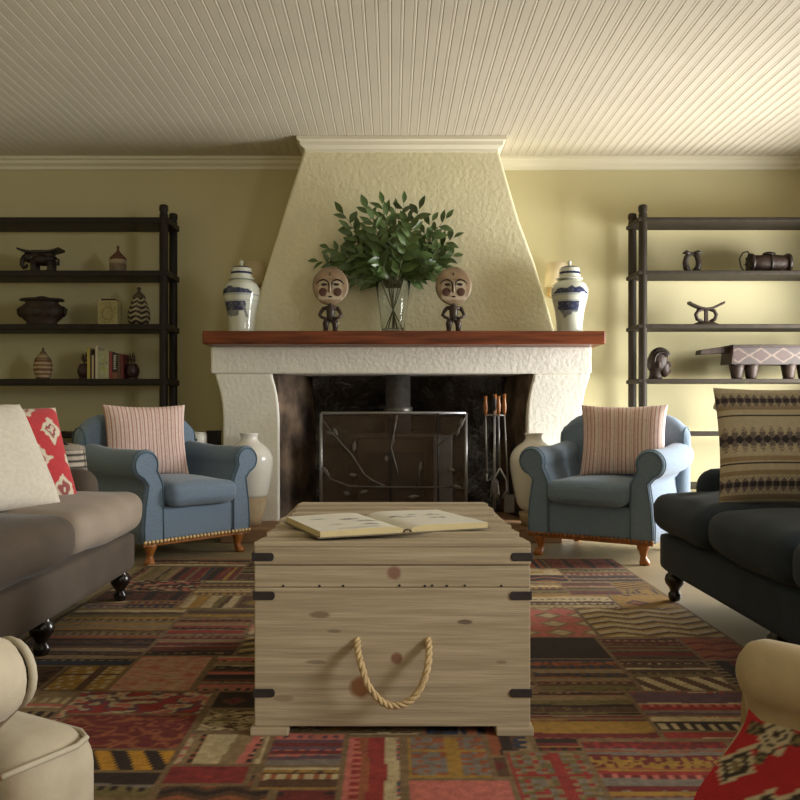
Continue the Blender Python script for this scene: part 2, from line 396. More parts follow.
# fire screen
fs = thing('fire_screen', 'rectangular wire fire screen with iron branch decoration before the hearth opening', 'fire screen', (.01, 6.09, .1))
x0, x1, zt = -.518, .53 - .01, .785
b = B()
for p in ([(x0, 0, .02), (x0, 0, zt)], [(x0, 0, zt), (x1, 0, zt)], [(x1, 0, zt), (x1, 0, .02)], [(x0, 0, .03), (x1, 0, .03)]): b.tube(p, .011, 8)
b.build('frame', M_steel, fs)
b = B(); b.bb(x0, x1, .004, .007, .03, zt); b.build('mesh_panel', M_mesh, fs)
for xx in (x0 + .08, x1 - .08):
    b = B(); b.tube([(xx, -.12, .008), (xx, -.06, .03), (xx, 0, .03), (xx, .07, .008)], .008, 6); b.build('foot', M_steel, fs)
for xx in (-.02, .02 + .3):
    b = B(); b.tube([(xx, -.008, .03), (xx, -.008, zt)], .006, 6); b.build('upright_bar', M_iron, fs)
def leaf2d(bm, base, ang, ln, wd, y=-.018):
    d = Vector((cos(ang), 0, sin(ang))); nn = Vector((-sin(ang), 0, cos(ang))); base = Vector((base[0], y, base[1]))
    vs = []
    for t, w_ in ((0, .1), (.25, .8), (.5, 1), (.75, .65), (1, .05)):
        for k in (-1, 0, 1): vs.append(base + d * ln * t + nn * wd * w_ * k / 2 + Vector((0, -.006 if k == 0 else 0, 0)))
    fs_ = [(j * 3 + i, j * 3 + i + 1, j * 3 + i + 4, j * 3 + i + 3) for j in range(4) for i in range(2)]
    bm.add(vs, fs_); k = [v + Vector((0, .004, 0)) for v in vs]; bm.add(k, [f[::-1] for f in fs_])
def sq(px, py): return (PX(px, 6.09) - .01, PZ(py, 6.09) - .1)
branches = [([(323, 420), (335, 436), (352, 455), (364, 474), (372, 480), (385, 486)], [((326, 432), -.25, .07), ((354, 452), 1.5, .08), ((333, 428), -1.0, .06), ((357, 475), 3.1, .06)]),
            ([(322, 468), (331, 479), (350, 486), (385, 487), (420, 487), (452, 487)], [((322, 466), -.9, .09), ((350, 494), 2.9, .05), ((360, 493), .3, .06), ((408, 497), .1, .08), ((452, 485), -.3, .08), ((448, 470), .0, .05)]),
            ([(397, 415), (394, 432), (391, 448), (397, 470), (398, 478)], [((391, 445), 1.1, .05), ((386, 462), 1.5, .05)]),
            ([(466, 416), (458, 430), (446, 440), (436, 446)], [((462, 418), -1.7, .07), ((438, 446), 1.4, .06), ((456, 436), 1.2, .06)]),
            ([(419, 488), (419, 470), (421, 462)], [((420, 471), 1.6, .05)])]
for pts, lv in branches:
    b = B(); b.tube([(sq(*p)[0], -.016, sq(*p)[1]) for p in pts], .0065, 6)
    for (p, a, ln) in lv: leaf2d(b, sq(*p), a, ln, .03)
    b.build('iron_branch', M_branch, fs)

# fire tools
tx, ty = PX(494, 6.0), 5.98
t = thing('fire_tool_stand', 'slim iron stand carrying the fire tools beside the right cream vase', 'tool stand', (tx, ty, .1))
b = B(); b.lathe([(.085, 0), (.085, .012), (.03, .022), (.012, .05)], n=20); b.build('base', M_iron, t)
b = B(); b.tube([(0, 0, .03), (0, 0, .80)], .008, 8); b.build('rod', M_steel, t)
b = B(); b.tube([(-.065, 0, .77), (.075, 0, .77)], .006, 6); b.tube([(0, -.05, .77), (0, .05, .77)], .006, 6); b.build('hook_bar', M_steel, t)
b = B(); b.lathe([(.006, .8), (.016, .82), (.02, .85), (.012, .885), (.003, .905)], n=12); b.build('finial', M_iron, t)
def tool(name, label, dx, dy, top, bottom, endfn, lean=0, orange=True):
    o = thing(name, label, 'fire tool', (tx + dx, ty + dy, .1)); l = lean
    b = B(); b.tube([(0, 0, .775), (l, 0, bottom)], .006, 6); b.build('shaft', M_steel, o)
    b = B(); b.lathe([(.008, .77), (.014, .80), (.016, .84), (.011, .875), (.013, top)], n=10); b.build('handle', M_honey, o)
    b = B(); endfn(b, l, bottom); b.build('tool_head', M_steel, o)
def poker(b, l, z): b.tube([(l, 0, z), (l, 0, z - .05), (l + .03, 0, z - .04), (l + .04, 0, z - .01)], [.006, .006, .005, .002], 6)
def shovel(b, l, z): b.box((l + .005, 0, z - .05), (.07, .012, .13), rx=.15)
def brush(b, l, z): b.lathe([(.01, z + .02), (.025, z), (.035, z - .09)], (l, 0, 0), n=12)
def tongs(b, l, z):
    for s in (-1, 1): b.tube([(l, 0, z + .02), (l + s * .045, 0, z - .06), (l + s * .05, 0, z - .13), (l + s * .012, 0, z - .19)], .007, 6)
tool('hearth_poker', 'leftmost fire tool, hooked poker with orange wooden handle', -.062, 0, .905, .36, poker, .01)
tool('hearth_shovel', 'rightmost fire tool, small shovel with pale wooden handle', .07, 0, .92, .2, shovel, .03)
tool('hearth_brush', 'fire brush with wooden handle leaning behind the stand rod', .01, .055, .92, .3, brush, .0)
tool('hearth_tongs', 'fire tongs with curved loops hanging in front of the stand rod', .022, -.055, .905, .38, tongs, .01)

# ------------------------------------------------------------------ floor vases
vprof = [(.06, 0), (.085, .003), (.10, .06), (.13, .2), (.155, .33), (.17, .44), (.165, .49), (.135, .54), (.09, .572), (.063, .59), (.056, .61), (.058, .628), (.068, .643), (.064, .648), (.05, .62), (.05, .59)]
def floor_vase(label, x, y, clayz):
    o = thing('floor_vase', label, 'vase', (x, y, .1), 0)
    lo = [p for p in vprof if p[1] < clayz]
    def rad(z):
        for (r0, z0), (r1, z1) in zip(vprof, vprof[1:]):
            if z0 <= z <= z1: return r0 + (r1 - r0) * (z - z0) / (z1 - z0)
    b = B(); b.lathe([(rad(clayz), clayz)] + vprof[len(lo):], n=36); b.build('glazed_body', M_whitevase, o, sub=1)
    b = B(); b.lathe(lo + [(rad(clayz) - .001, clayz + .002)], n=36); b.build('clay_foot', M_clay, o)
floor_vase('white floor vase with bare clay foot behind the left blue armchair', PX(249, 5.98), 5.98, .195)
floor_vase('cream floor vase with narrow foot beside the fire tools', PX(532, 5.98) + .01, 5.97, .09)

# ------------------------------------------------------------------ shelving
SZ = [2.355, 1.955, 1.553, 1.142, .742, .342]     # shelf tops
def shelving(label, xa, xb, m, th):
    """xa..xb: shelf span; posts round, paired front and back"""
    o = thing('shelving_unit', label, 'shelves', ((xa + xb) / 2, 6.54, 0)); cx = (xa + xb) / 2
    for z in SZ:
        b = B(); b.bb(xa - cx, xb - cx, -.165, .165, z - th, z); b.build('shelf', m, o, bevel=.006)
    ins = .045
    for x in (xa + ins, xb - ins):
        for y in (-.135, .145):
            b = B(); b.lathe([(.028, 0), (.032, .02), (.032, 2.38), (.027, 2.395), (.034, 2.41), (.034, 2.44), (.026, 2.452)], (x - cx, y, 0), n=16)
            b.build('post', m, o)
    return o
shelving('dark wooden shelving unit with round posts on the left, behind the left blue armchair', -3.38, -1.675, M_dark, .045)
shelving('weathered brown shelving unit with round posts on the right, behind the right sofa', 1.845, 3.52, M_darkr, .03)
def shelf_at(px, lvl, Y=6.5): return (PX(px, Y), Y, SZ[lvl])
def px2m(n, Y=6.5): return n * Y / 850

cream, brownc, darkc = (.48, .40, .26), (.12, .055, .03), (.02, .014, .01)
def banded(bands):
    def f(a, r, z):
        for zz, c in bands:
            if z <= zz: return c
        return bands[-1][1]
    return f
# -- left, upper: elephant stool
o = thing('elephant_stool', 'dark carved elephant stool with curved seat on the upper left shelf', 'carving', shelf_at(41, 1), 0, None, .97)
b = B(); b.loft([[(x, y, .165 + .028 * abs(x / .165) ** 2.2 + dz) for (y, dz) in ((-.07, 0), (.07, 0), (.07, -.018), (-.07, -.018))] for x in np.linspace(-.165, .165, 13)], smooth=False)
b.build('seat', M_carve, o, bevel=.004)
b = B(); b.ell((.02, 0, .105), (.095, .055, .05)); b.ell((-.09, 0, .125), (.05, .045, .045))
b.tube([(-.12, 0, .13), (-.145, 0, .1), (-.15, 0, .065), (-.135, 0, .045), (-.115, 0, .05), (-.11, 0, .07)], [.026, .022, .019, .016, .014, .01], 8)
b.box((0.02, 0, .15), (.16, .08, .05)); b.build('body', M_carve, o)
for sx in (-.045, .085):
    for sy in (-.03, .03):
        b = B(); b.lathe([(.028, 0), (.024, .03), (.028, .1)], (sx, sy, 0), n=10); b.build('leg', M_carve, o)
b = B(); b.tube([(.11, 0, .12), (.14, 0, .1), (.135, 0, .06)], [.012, .009, .012], 6); b.build('tail', M_carve, o)
b = B(); b.box((0, 0, .008), (.24, .1, .016)); b.build('base', M_carve, o)
# -- small lidded basket
o = thing('lidded_basket', 'small round basket with brown and cream bands and pointed lid, upper left shelf', 'basket', shelf_at(118, 1))
grey = (.19, .15, .10)
b = B(); b.lathe([(.05, 0), (.062, .01), (.064, .06), (.062, .1)], n=24, colfn=banded([(.03, grey), (.07, mixc(grey, brownc, .4)), (.2, cream)])); b.build('basket_body', M_attr_m, o)
b = B(); b.lathe([(.066, .1), (.06, .115), (.03, .145), (.012, .165), (.008, .185), (.012, .195), (.003, .21)], n=24, colfn=banded([(.118, brownc), (.14, grey), (.3, brownc)])); b.build('lid', M_attr_m, o)
# -- carved barrel pot
o = thing('carved_pot', 'squat dark carved pot with flat lid on the left middle shelf', 'carving', shelf_at(42, 2))
b = B(); b.lathe([(.12, 0), (.125, .012), (.11, .02), (.155, .06), (.17, .1), (.16, .14), (.12, .175), (.13, .18), (.13, .187)], n=28, sy=.62); b.build('pot_body', M_carve2, o)
for (x, z) in ((-.07, .1), (.07, .1), (0, .1)):
    b = B(); b.lathe([(.03, 0), (.036, .006), (.028, .012), (.018, .008)], n=16, axis='Y', c=(x, -.106 + abs(x) * .25, z)); b.build('carved_boss', M_carve, o)
for s in (-1, 1):
    b = B(); b.tube([(s * .155, 0, .14), (s * .185, 0, .12), (s * .178, 0, .09), (s * .16, 0, .07)], .012, 8); b.build('lug', M_carve, o)
b = B(); b.lathe([(.165, .187), (.17, .195), (.16, .204), (.06, .212), (.03, .222), (.005, .226)], n=28, sy=.62); b.build('lid', M_carve, o)
# -- tin
o = thing('tea_caddy', 'pale yellow square caddy with dark lid on the left middle shelf', 'tin', shelf_at(110, 2))
b = B(); rnd = random.Random(2); n = 16
for i in range(n):
    for j in range(n):
        u0, u1, v0, v1 = -.072 + .144 * i / n, -.072 + .144 * (i + 1) / n, .185 * j / n, .185 * (j + 1) / n
        edge = i in (0, n - 1) or j in (0, n - 1); d = math.hypot(i - 7.5, j - 7)
        c = (.34, .29, .14) if edge else ((.22, .19, .07) if (3.5 < d < 5 or rnd.random() < .2) else (.30, .26, .11))
        b.add([(u0, -.06, v0), (u1, -.06, v0), (u1, -.06, v1), (u0, -.06, v1)], [(0, 1, 2, 3)], c, False)
b.bb(-.072, .072, -.0595, .06, 0, .185, (.42, .37, .17)); b.build('caddy_body', M_attr, o)
b = B(); b.bb(-.055, .055, -.045, .045, .185, .2); b.build('lid', M_carve, o, bevel=.004)
# -- zigzag basket
o = thing('gourd_basket', 'tall black and cream zigzag striped basket on the left middle shelf', 'basket', shelf_at(139, 2))
def zz(a, r, z): return (.30, .25, .15) if ((z * 26 + .55 * abs(((a * 6 / pi) % 2) - 1)) % 1) < .5 else darkc
pr = [(.055, 0), (.075, .02), (.085, .06), (.083, .1), (.07, .15), (.055, .19), (.047, .215)]
prr = [(np.interp(z, [p[1] for p in pr], [p[0] for p in pr]), z) for z in np.linspace(0, .215, 40)]
b = B(); b.lathe(prr, n=48, colfn=zz); b.build('basket_body', M_attr_m, o)
b = B(); b.lathe([(.05, .215), (.04, .235), (.016, .255), (.011, .27), (.018, .28), (.012, .292), (.002, .296)], n=20, col=(.10, .07, .04)); b.build('lid', M_attr_m, o)
# -- lower basket
o = thing('lidded_basket', 'egg shaped cream and rust banded basket with pointed lid, left of the books', 'basket', shelf_at(43, 3))
def bd(a, r, z): return (.16, .075, .04) if (z * 30 % 1) < .35 else ((.42, .33, .2) if (z * 60 % 1) < .7 else (.30, .2, .12))
pr = [(.045, 0), (.055, .015), (.068, .07), (.069, .11), (.06, .15)]
prr = [(np.interp(z, [p[1] for p in pr], [p[0] for p in pr]), z) for z in np.linspace(0, .15, 30)]
b = B(); b.lathe(prr, n=28, colfn=bd); b.build('basket_body', M_attr_m, o)
b = B(); b.lathe([(.061, .15), (.045, .175), (.025, .2), (.01, .22), (.009, .235), (.002, .245)], n=24, colfn=banded([(.16, brownc), (.19, (.36, .28, .17)), (.4, (.14, .09, .05))])); b.build('lid', M_attr_m, o)
# -- pineapples
def pineapple(px, label, m):
    o = thing('pineapple_bookend', label, 'bookend', shelf_at(px, 3))
    b = B(); b.lathe([(.045, 0), (.045, .012), (.03, .02)], n=16); b.build('base', m, o)
    b = B(); vs_n = 14
    b.lathe([((.028 + .028 * sin(pi * (.15 + .75 * j / 14))) * (1 + (.06 if (j % 2) else -.04)), .018 + .1 * j / 14) for j in range(15)], n=vs_n); b.build('fruit', m, o)
    b = B()
    for k in range(12):
        a = k * 2.4; z0 = .112 + .005 * k; ln = .05; sp = .032 - .0018 * k
        b.add([(cos(a + .5) * .01, sin(a + .5) * .01, z0), (cos(a - .5) * .01, sin(a - .5) * .01, z0), (cos(a) * sp * 1.2, sin(a) * sp * 1.2, z0 + ln), (cos(a) * .026, sin(a) * .026, z0 + ln * .3)], [(0, 1, 3), (1, 2, 3), (0, 3, 2), (0, 2, 1)], smooth=False)
    b.build('crown', m, o)
M_pine = mat('dark_reddish_wood', (.035, .014, .014), .4, .3, 14, .2, 50)
pineapple(85, 'dark pineapple bookend at the left end of the row of books', M_pine)
pineapple(132, 'dark pineapple bookend at the right end of the row of books', M_pine)
# -- books
bk = [(90.5, 93.3, 348, (.42, .34, .08), 'slim yellow-spined book next to the left pineapple', None),
      (93.4, 95.2, 350, (.05, .03, .02), 'slim black book between the yellow and the first cream book', None),
      (95.3, 96.9, 355, (.52, .44, .28), 'short slim cream book between two dark books', None),
      (97, 98.6, 350, (.06, .025, .015), 'slim dark brown book, left of the tall off-white spine', None),
      (98.7, 101, 346, (.55, .5, .38), 'tall off-white spine, tallest in the row of books', None),
      (101.2, 112, 350.5, (.36, .36, .22), 'thick pale green book with mottled cover, widest in the row', 'green'),
      (112.2, 115.3, 352, (.22, .045, .04), 'red book right of the thick pale green one', None),
      (115.6, 120.4, 353, (.02, .018, .018), 'black book with pale lettering down its spine', 'text'),
      (120.6, 123.4, 354, (.10, .06, .04), 'brown book between the black and the maroon ones', None),
      (123.6, 126.4, 354, (.12, .02, .02), 'maroon book next to the right pineapple', None)]
for (p0, p1, pt, c, lab, sp) in bk:
    Y = 6.5; hgt = (378.6 - pt) * Y / 850; wd = (p1 - p0) * Y / 850
    o = thing('book', lab, 'book', (PX((p0 + p1) / 2, Y), Y, SZ[3]), 0, 'books between the pineapple bookends')
    b = B(); b.bb(-wd / 2, -wd / 2 + .003, -.07, .07, 0, hgt, c); b.bb(wd / 2 - .003, wd / 2, -.07, .07, 0, hgt, c); b.bb(-wd / 2, wd / 2, -.073, -.068, 0, hgt, c)
    rnd = random.Random(int(p0))
    if sp == 'text':
        for k in range(7): b.bb(-.009, .006 + .004 * rnd.random(), -.0745, -.073, .075 + k * .016, .085 + k * .016, (.5, .48, .42))
        b.bb(-wd / 2, wd / 2, -.0745, -.073, 0, .05, (.20, .08, .05))
    if sp == 'green':
        for k in range(22): x = rnd.uniform(-.03, .02); z = rnd.uniform(.02, hgt - .04); b.bb(x, x + .014, -.0742 - k * 2e-5, -.073, z, z + .022, rnd.choice([(.40, .4, .12), (.22, .26, .2), (.42, .43, .32), (.3, .33, .1)]))
    b.build('cover', M_attr, o)
    b = B(); b.bb(-wd / 2 + .003, wd / 2 - .003, -.067, .066, .003, hgt - .004, (.5, .45, .33)); b.build('pages', M_attr, o)

# -- right, upper: paired figure
o = thing('carved_figure_pair', 'small dark carving of two curved figures on the upper right shelf', 'carving', shelf_at(692, 1))
b = B()
for s in (-1, 1):
    b.tube([(s * .022, 0, .01), (s * .045, 0, .04), (s * .052, 0, .08), (s * .04, 0, .125), (s * .02, 0, .145)], [.022, .024, .022, .02, .016], 10)
    b.tube([(s * .02, 0, .145), (s * .045, -.01, .158), (s * .075, -.015, .148)], [.02, .016, .006], 8)
b.box((0, 0, .148), (.05, .03, .022)); b.build('figures', M_carve, o)
b = B(); b.box((0, 0, .008), (.13, .07, .016)); b.build('base', M_carve, o, bevel=.003)
# -- barrel with wire handle
o = thing('carved_barrel', 'dark brown studded barrel carving with thin looped handle, upper right shelf', 'carving', shelf_at(769, 1))
b = B(); b.lathe([(.05, -.145), (.06, -.14), (.062, -.06), (.068, 0), (.062, .06), (.06, .14), (.05, .145)], (0, 0, .075), n=24, axis='X'); b.build('barrel_body', M_carve2, o)
for x in (-.14, 0, .14):
    b = B(); b.lathe([(.058, -.012), (.074, -.01), (.074, .01), (.058, .012)], (x, 0, .075), n=24, axis='X'); b.build('band', M_carve, o)
for x in (-.15, .15):
    for k in range(8): a = k * pi / 4; b = B(); b.ell((x, cos(a) * .06, .075 + sin(a) * .06), (.014, .01, .01), 6, 4); b.build('stud', M_carve, o)
b = B(); b.tube([(-.14, 0, .135), (-.165, 0, .165), (-.20, 0, .155), (-.225, 0, .11), (-.215, 0, .05), (-.19, 0, .01)], .006, 6); b.build('loop_handle', M_carve, o)
b = B(); b.ell((0, 0, .145), (.05, .03, .018)); b.build('mount', M_carve, o)
for s in (-1, 1):
    b = B(); b.box((s * .09, 0, .009), (.035, .09, .018)); b.build('foot', M_carve, o)
# -- headrest
o = thing('wooden_headrest', 'brown carved headrest with upcurved top and two rings on the right shelf', 'headrest', shelf_at(706, 2))
b = B(); b.loft([[(x, y, .135 + .05 * (abs(x) / .135) ** 1.6 + dz) for (y, dz) in ((-.035, 0), (.035, 0), (.035, -.018), (-.035, -.018))] for x in np.linspace(-.135, .135, 17)], smooth=False); b.build('rest', M_carve2, o, bevel=.004)
b = B()
for s in (-1, 1): b.tube([(s * .02, 0, .128), (s * .06, 0, .115), (s * .078, 0, .085), (s * .068, 0, .05), (s * .03, 0, .028)], .0145, 8)
b.box((0, 0, .08), (.022, .03, .11)); b.build('support', M_carve2, o)
b = B(); b.lathe([(.115, 0), (.11, .008), (.06, .028), (.02, .034)], n=24, sy=.45); b.build('base', M_carve2, o)
# -- head
o = thing('carved_bust', 'dark carved wooden head facing right on the lower right shelf beside the post', 'sculpture', shelf_at(658, 3))
b = B(); b.ell((-.005, 0, .135), (.078, .062, .095), 20, 14, Matrix.Rotation(.35, 3, 'Y'))
b.ell((.04, 0, .09), (.05, .045, .075), 14, 10, Matrix.Rotation(-.2, 3, 'Y'))
b.lathe([(.055, 0), (.045, .03), (.04, .08)], (-.02, 0, 0), n=16); b.build('head', M_carve2, o)
b = B(); b.add([(.078, -.004, .14), (.078, .004, .14), (.108, 0, .1), (.085, -.018, .09), (.085, .018, .09)], [(0, 1, 2), (0, 2, 3), (1, 4, 2), (3, 2, 4), (0, 3, 4, 1)]); b.build('nose', M_carve2, o)
b = B(); b.ell((.085, 0, .066), (.016, .024, .008)); b.ell((.082, 0, .052), (.015, .02, .008)); b.build('lips', M_carve2, o)
for s in (-1, 1):
    b = B(); b.ell((.062, s * .028, .125), (.016, .013, .009)); b.build('eye', M_carve, o)
    b = B(); b.ell((-.01, s * .062, .11), (.016, .008, .028)); b.build('ear', M_carve2, o)
b = B()
for k in range(7):
    y = -.05 + .0167 * k; r_ = math.sqrt(max(.0, 1 - (y / .066) ** 2))
    b.tube([(-.005 + .085 * r_ * cos(t) + .02, y, .14 + .098 * r_ * sin(t)) for t in np.linspace(.5, 3.4, 12)], .008, 6)
b.build('braids', M_carve, o)
# -- animal stool
o = thing('long_carved_stool', 'long low carved stool with diamond band and plank tail, lower right shelf', 'stool', shelf_at(770, 3), 0, None, 1.14)
n1, n2 = 90, 24; b = B(); L0, L1 = -.285, .31
def dia(u, v):
    u_ = (u + .03) % .15 - .075; d = abs(u_) / .075 + abs(v - .155) / .048
    if abs(d - .95) < .13: return (.12, .082, .062)
    if d < .6: return (.05, .026, .02)
    return (.034, .023, .018)
for yy in (-.10,):
    g = [(L0 + (L1 - L0) * i / n1, yy, .095 + .115 * j / n2) for j in range(n2 + 1) for i in range(n1 + 1)]
    b.add(g, [(j * (n1 + 1) + i, j * (n1 + 1) + i + 1, (j + 1) * (n1 + 1) + i + 1, (j + 1) * (n1 + 1) + i) for j in range(n2) for i in range(n1)], cols=[dia(p[0], p[2]) for p in g])
b.prism([(L0, .21), (L0 - .01, .10), (L0 + .05, .095), (L1 - .02, .095), (L1, .12), (L1, .21)], 'Y', -.098, .10, (.07, .045, .035)); b.build('body', M_attr, o)
b = B(); b.prism([(L0 + .02, .225), (-.48, .195), (-.485, .165), (-.3, .175), (L0 + .02, .18)], 'Y', -.05, .05); b.build('tail_plank', M_carve2, o, bevel=.004)
b = B(); b.bb(L0 - .01, L1 + .01, -.11, .11, .208, .225); b.build('seat_board', M_carve2, o, bevel=.004)
for (x, y) in ((-.245, -.055), (-.15, -.055), (.10, -.055), (.20, -.055), (-.2, .06), (.15, .06)):
    b = B(); b.lathe([(.03, 0), (.034, .01), (.042, .06), (.05, .098)], (x, y, 0), n=14); b.build('leg', M_carve2, o)
# -- pale carved piece lying on the shelf under it
o = thing('bleached_skull_carving', 'pale knobbly carving lying on the shelf below the long carved stool', 'carving', shelf_at(728, 4))
b = B()
b.tube([(-.1, 0, .2), (-.06, 0, .19), (0, 0, .17), (.06, 0, .17), (.11, 0, .16)], [.03, .045, .05, .045, .02], 10, col=(.36, .3, .22)); b.build('carved_top', M_attr_m, o)
b = B(); b.lathe([(.07, 0), (.07, .015), (.025, .03), (.02, .15)], n=14, col=(.3, .24, .17)); b.build('stand', M_attr_m, o)

# ------------------------------------------------------------------ mantel objects
MZ = 1.465; MY = 6.16
uprof = [(.085, 0), (.092, .004), (.088, .02), (.09, .07), (.10, .15), (.117, .22), (.127, .27), (.125, .305), (.11, .335), (.085, .355), (.075, .362)]
def urn(label, x, seed, flip=1):
    o = thing('ginger_jar', label, 'jar', (x, MY, MZ), 0, None, 1.05)
    blue = (.018, .026, .085); wh = (.60, .62, .53)
    def f(a, r, z):
        th = ((a - 1.5 * pi + .35 * flip + pi) % (2 * pi)) - pi      # 0 = towards the front
        n_ = noise.noise((th * 3 + seed, z * 22, seed)); n2 = noise.noise((th * 9 + seed, z * 60, 2))
        c = wh
        if abs(z - .253) < .004 or abs(z - .215) < .003: c = (.35, .38, .38)
        up = abs(th) < 1.15 + .3 * n_
        if .262 < z < .312 + .02 * n_ - .035 * abs(th) and up: c = mixc(blue, wh, .02 + .15 * max(0, n2))
        if .10 + .03 * n_ + .06 * abs(th + .3) < z < .208 and abs(th + .1) < .8 + .25 * n_: c = mixc(blue, wh, .04 + .3 * max(0, n2) + .2 * (z < .15))
        if abs(th - .55 - (.2 - z) * 4) < .09 and .10 < z < .2: c = mixc(blue, wh, .3)
        return c
    pr = uprof; zs = [p[1] for p in pr]
    prr = [(np.interp(z, zs, [p[0] for p in pr]), z) for z in np.linspace(0, .362, 90)]
    b = B(); b.lathe(prr, n=120, colfn=f); b.build('jar_body', M_glaze, o)
    def g(a, r, z): return blue if (z > .444 and z < .459 and r < .076) or abs(z - .412) < .008 else wh
    b = B(); lz = [(.085, .366), (.092, .369), (.092, .374), (.076, .378), (.074, .40), (.073, .41), (.072, .42), (.068, .446), (.06, .452), (.045, .458), (.012, .464)]
    lz2 = [(np.interp(z, [p[1] for p in lz], [p[0] for p in lz]), z) for z in np.linspace(.366, .464, 50)]
    b.lathe(lz2, n=40, colfn=g); b.build('lid', M_glaze, o)
    b = B(); b.lathe([(.012, .462), (.01, .475), (.015, .485), (.013, .495), (.003, .505)], n=14, col=wh); b.build('knob', M_glaze, o)
urn('blue and white lidded jar at the left end of the mantel', PX(241.5, MY), 1.3)
urn('blue and white lidded jar at the right end of the mantel', PX(569.5, MY), 5.1, .2)

M_doll = mat('dark_doll_wood', (.045, .028, .022), .4, .3, 14, .2, 50)
def doll(label, x, hx, tilt):
    o = thing('wooden_doll', label, 'figurine', (x, MY - .10, MZ)); rr = .128; hz = .325
    n = 72; b = B()
    def face(px, pz):
        d = math.hypot(px, pz); c = mixc((.30, .185, .10), (.16, .10, .06), ss(.08, .128, d))
        c = mixc(c, (.36, .27, .17), .5 + .5 * noise.noise((px * 18 + hx, pz * 18, hx)))
        if pz < .035 and abs(px) < .085 and pz > -.1: c = mixc(c, (.58, .49, .35), .75)
        return c
    vs = []; cols = []; fs_ = []; K = 12
    for k in range(K + 1):
        for i in range(n):
            a = 2 * pi * i / n; r_ = rr * k / K; px, pz = r_ * cos(a), r_ * sin(a) * 1.06
            vs.append((px, -.014 - .012 * math.sqrt(max(0, 1 - (k / K) ** 2)), hz + pz)); cols.append(face(px, pz))
    for k in range(K + 1):
        for i in range(n):
            a = 2 * pi * i / n; r_ = rr * k / K
            vs.append((r_ * cos(a), .014 + .006 * math.sqrt(max(0, 1 - (k / K) ** 2)), hz + r_ * sin(a) * 1.06)); cols.append((.14, .09, .06))
    for s0, flip in ((0, 1), ((K + 1) * n, -1)):
        for k in range(K):
            for i in range(n):
                j = (i + 1) % n; q = (s0 + k * n + i, s0 + k * n + j, s0 + (k + 1) * n + j, s0 + (k + 1) * n + i); fs_.append(q if flip > 0 else q[::-1])
    e0, e1 = K * n, (K + 1) * n + K * n
    for i in range(n): j = (i + 1) % n; fs_.append((e0 + i, e0 + j, e1 + j, e1 + i))
    b.add(vs, fs_, cols=cols); head = b.build('head', M_attr, o)
    yf = -.028
    b = B()
    for s in (-1, 1): b.tube([(s * .008, yf, hz - .045), (s * .009, yf - .003, hz + .0), (s * .016, yf - .003, hz + .028), (s * .045, yf, hz + .044), (s * .075, yf + .003, hz + .036), (s * .098, yf + .006, hz + .012)], [.005, .005, .005, .0055, .005, .003], 6)
    b.build('brow_ridge', M_carve, head)
    b = B(); b.tube([(0, yf - .004, hz + .03), (0, yf - .008, hz - .01), (0, yf - .012, hz - .05)], [.004, .006, .010], 8, col=(.36, .25, .16)); b.build('nose', M_attr, head)
    for s in (-1, 1):
        b = B(); b.ell((s * .045, yf - .002, hz + .008), (.021, .006, .009)); b.build('eye', M_carve, head)
        b = B(); b.ell((s * .052, yf + .002, hz - .045), (.030, .004, .030), col=(.10, .045, .03)); b.build('cheek_disc', M_attr, head)
    b = B(); b.ell((0, yf, hz - .078), (.015, .006, .006)); b.build('mouth', M_carve, head)
    b = B(); b.ell((0, yf + .002, hz + .082), (.005, .004, .013)); b.build('forehead_mark', M_carve, head)
    b = B(); b.tube([(0, 0, .2), (0, 0, .19), (0, 0, .175), (0, 0, .14), (0, 0, .10), (0, 0, .078)], [.02, .018, .034, .03, .028, .034], 14); b.tube([(-.05, 0, .168), (0, 0, .172), (.05, 0, .168)], [.014, .018, .014], 10); b.build('torso', M_doll, o)
    for s in (-1, 1):
        b = B(); b.tube([(s * .045, 0, .17), (s * .066, 0, .145), (s * .078, -.004, .118), (s * .058, -.014, .10), (s * .028, -.026, .092)], [.015, .0135, .0125, .011, .010], 10); b.build('arm', M_doll, o)
        b = B(); b.tube([(s * .022, 0, .085), (s * .034, -.006, .055), (s * .033, 0, .025), (s * .032, 0, .012)], [.026, .023, .018, .016], 12); b.ell((s * .034, -.012, .008), (.019, .03, .009)); b.build('leg', M_doll, o)
doll('round-headed wooden doll with hands on hips, left of the vase of leaves', PX(330.5, MY - .1), 1.7, 0)
doll('round-headed wooden doll with hands on hips, right of the vase of leaves', PX(453.5, MY - .1), 6.3, 0)

VX, VY = PX(393, 6.16), 6.16
o = thing('glass_vase', 'tapering clear glass vase holding leafy branches on the mantel', 'vase', (VX, VY, MZ))
b = B(); b.lathe([(.001, .02), (.07, .02), (.075, .03), (.10, .2), (.124, .365), (.127, .368), (.129, .365), (.106, .2), (.082, .02), (.078, .004), (.001, 0)], n=40); b.build('glass_body', M_glass, o)

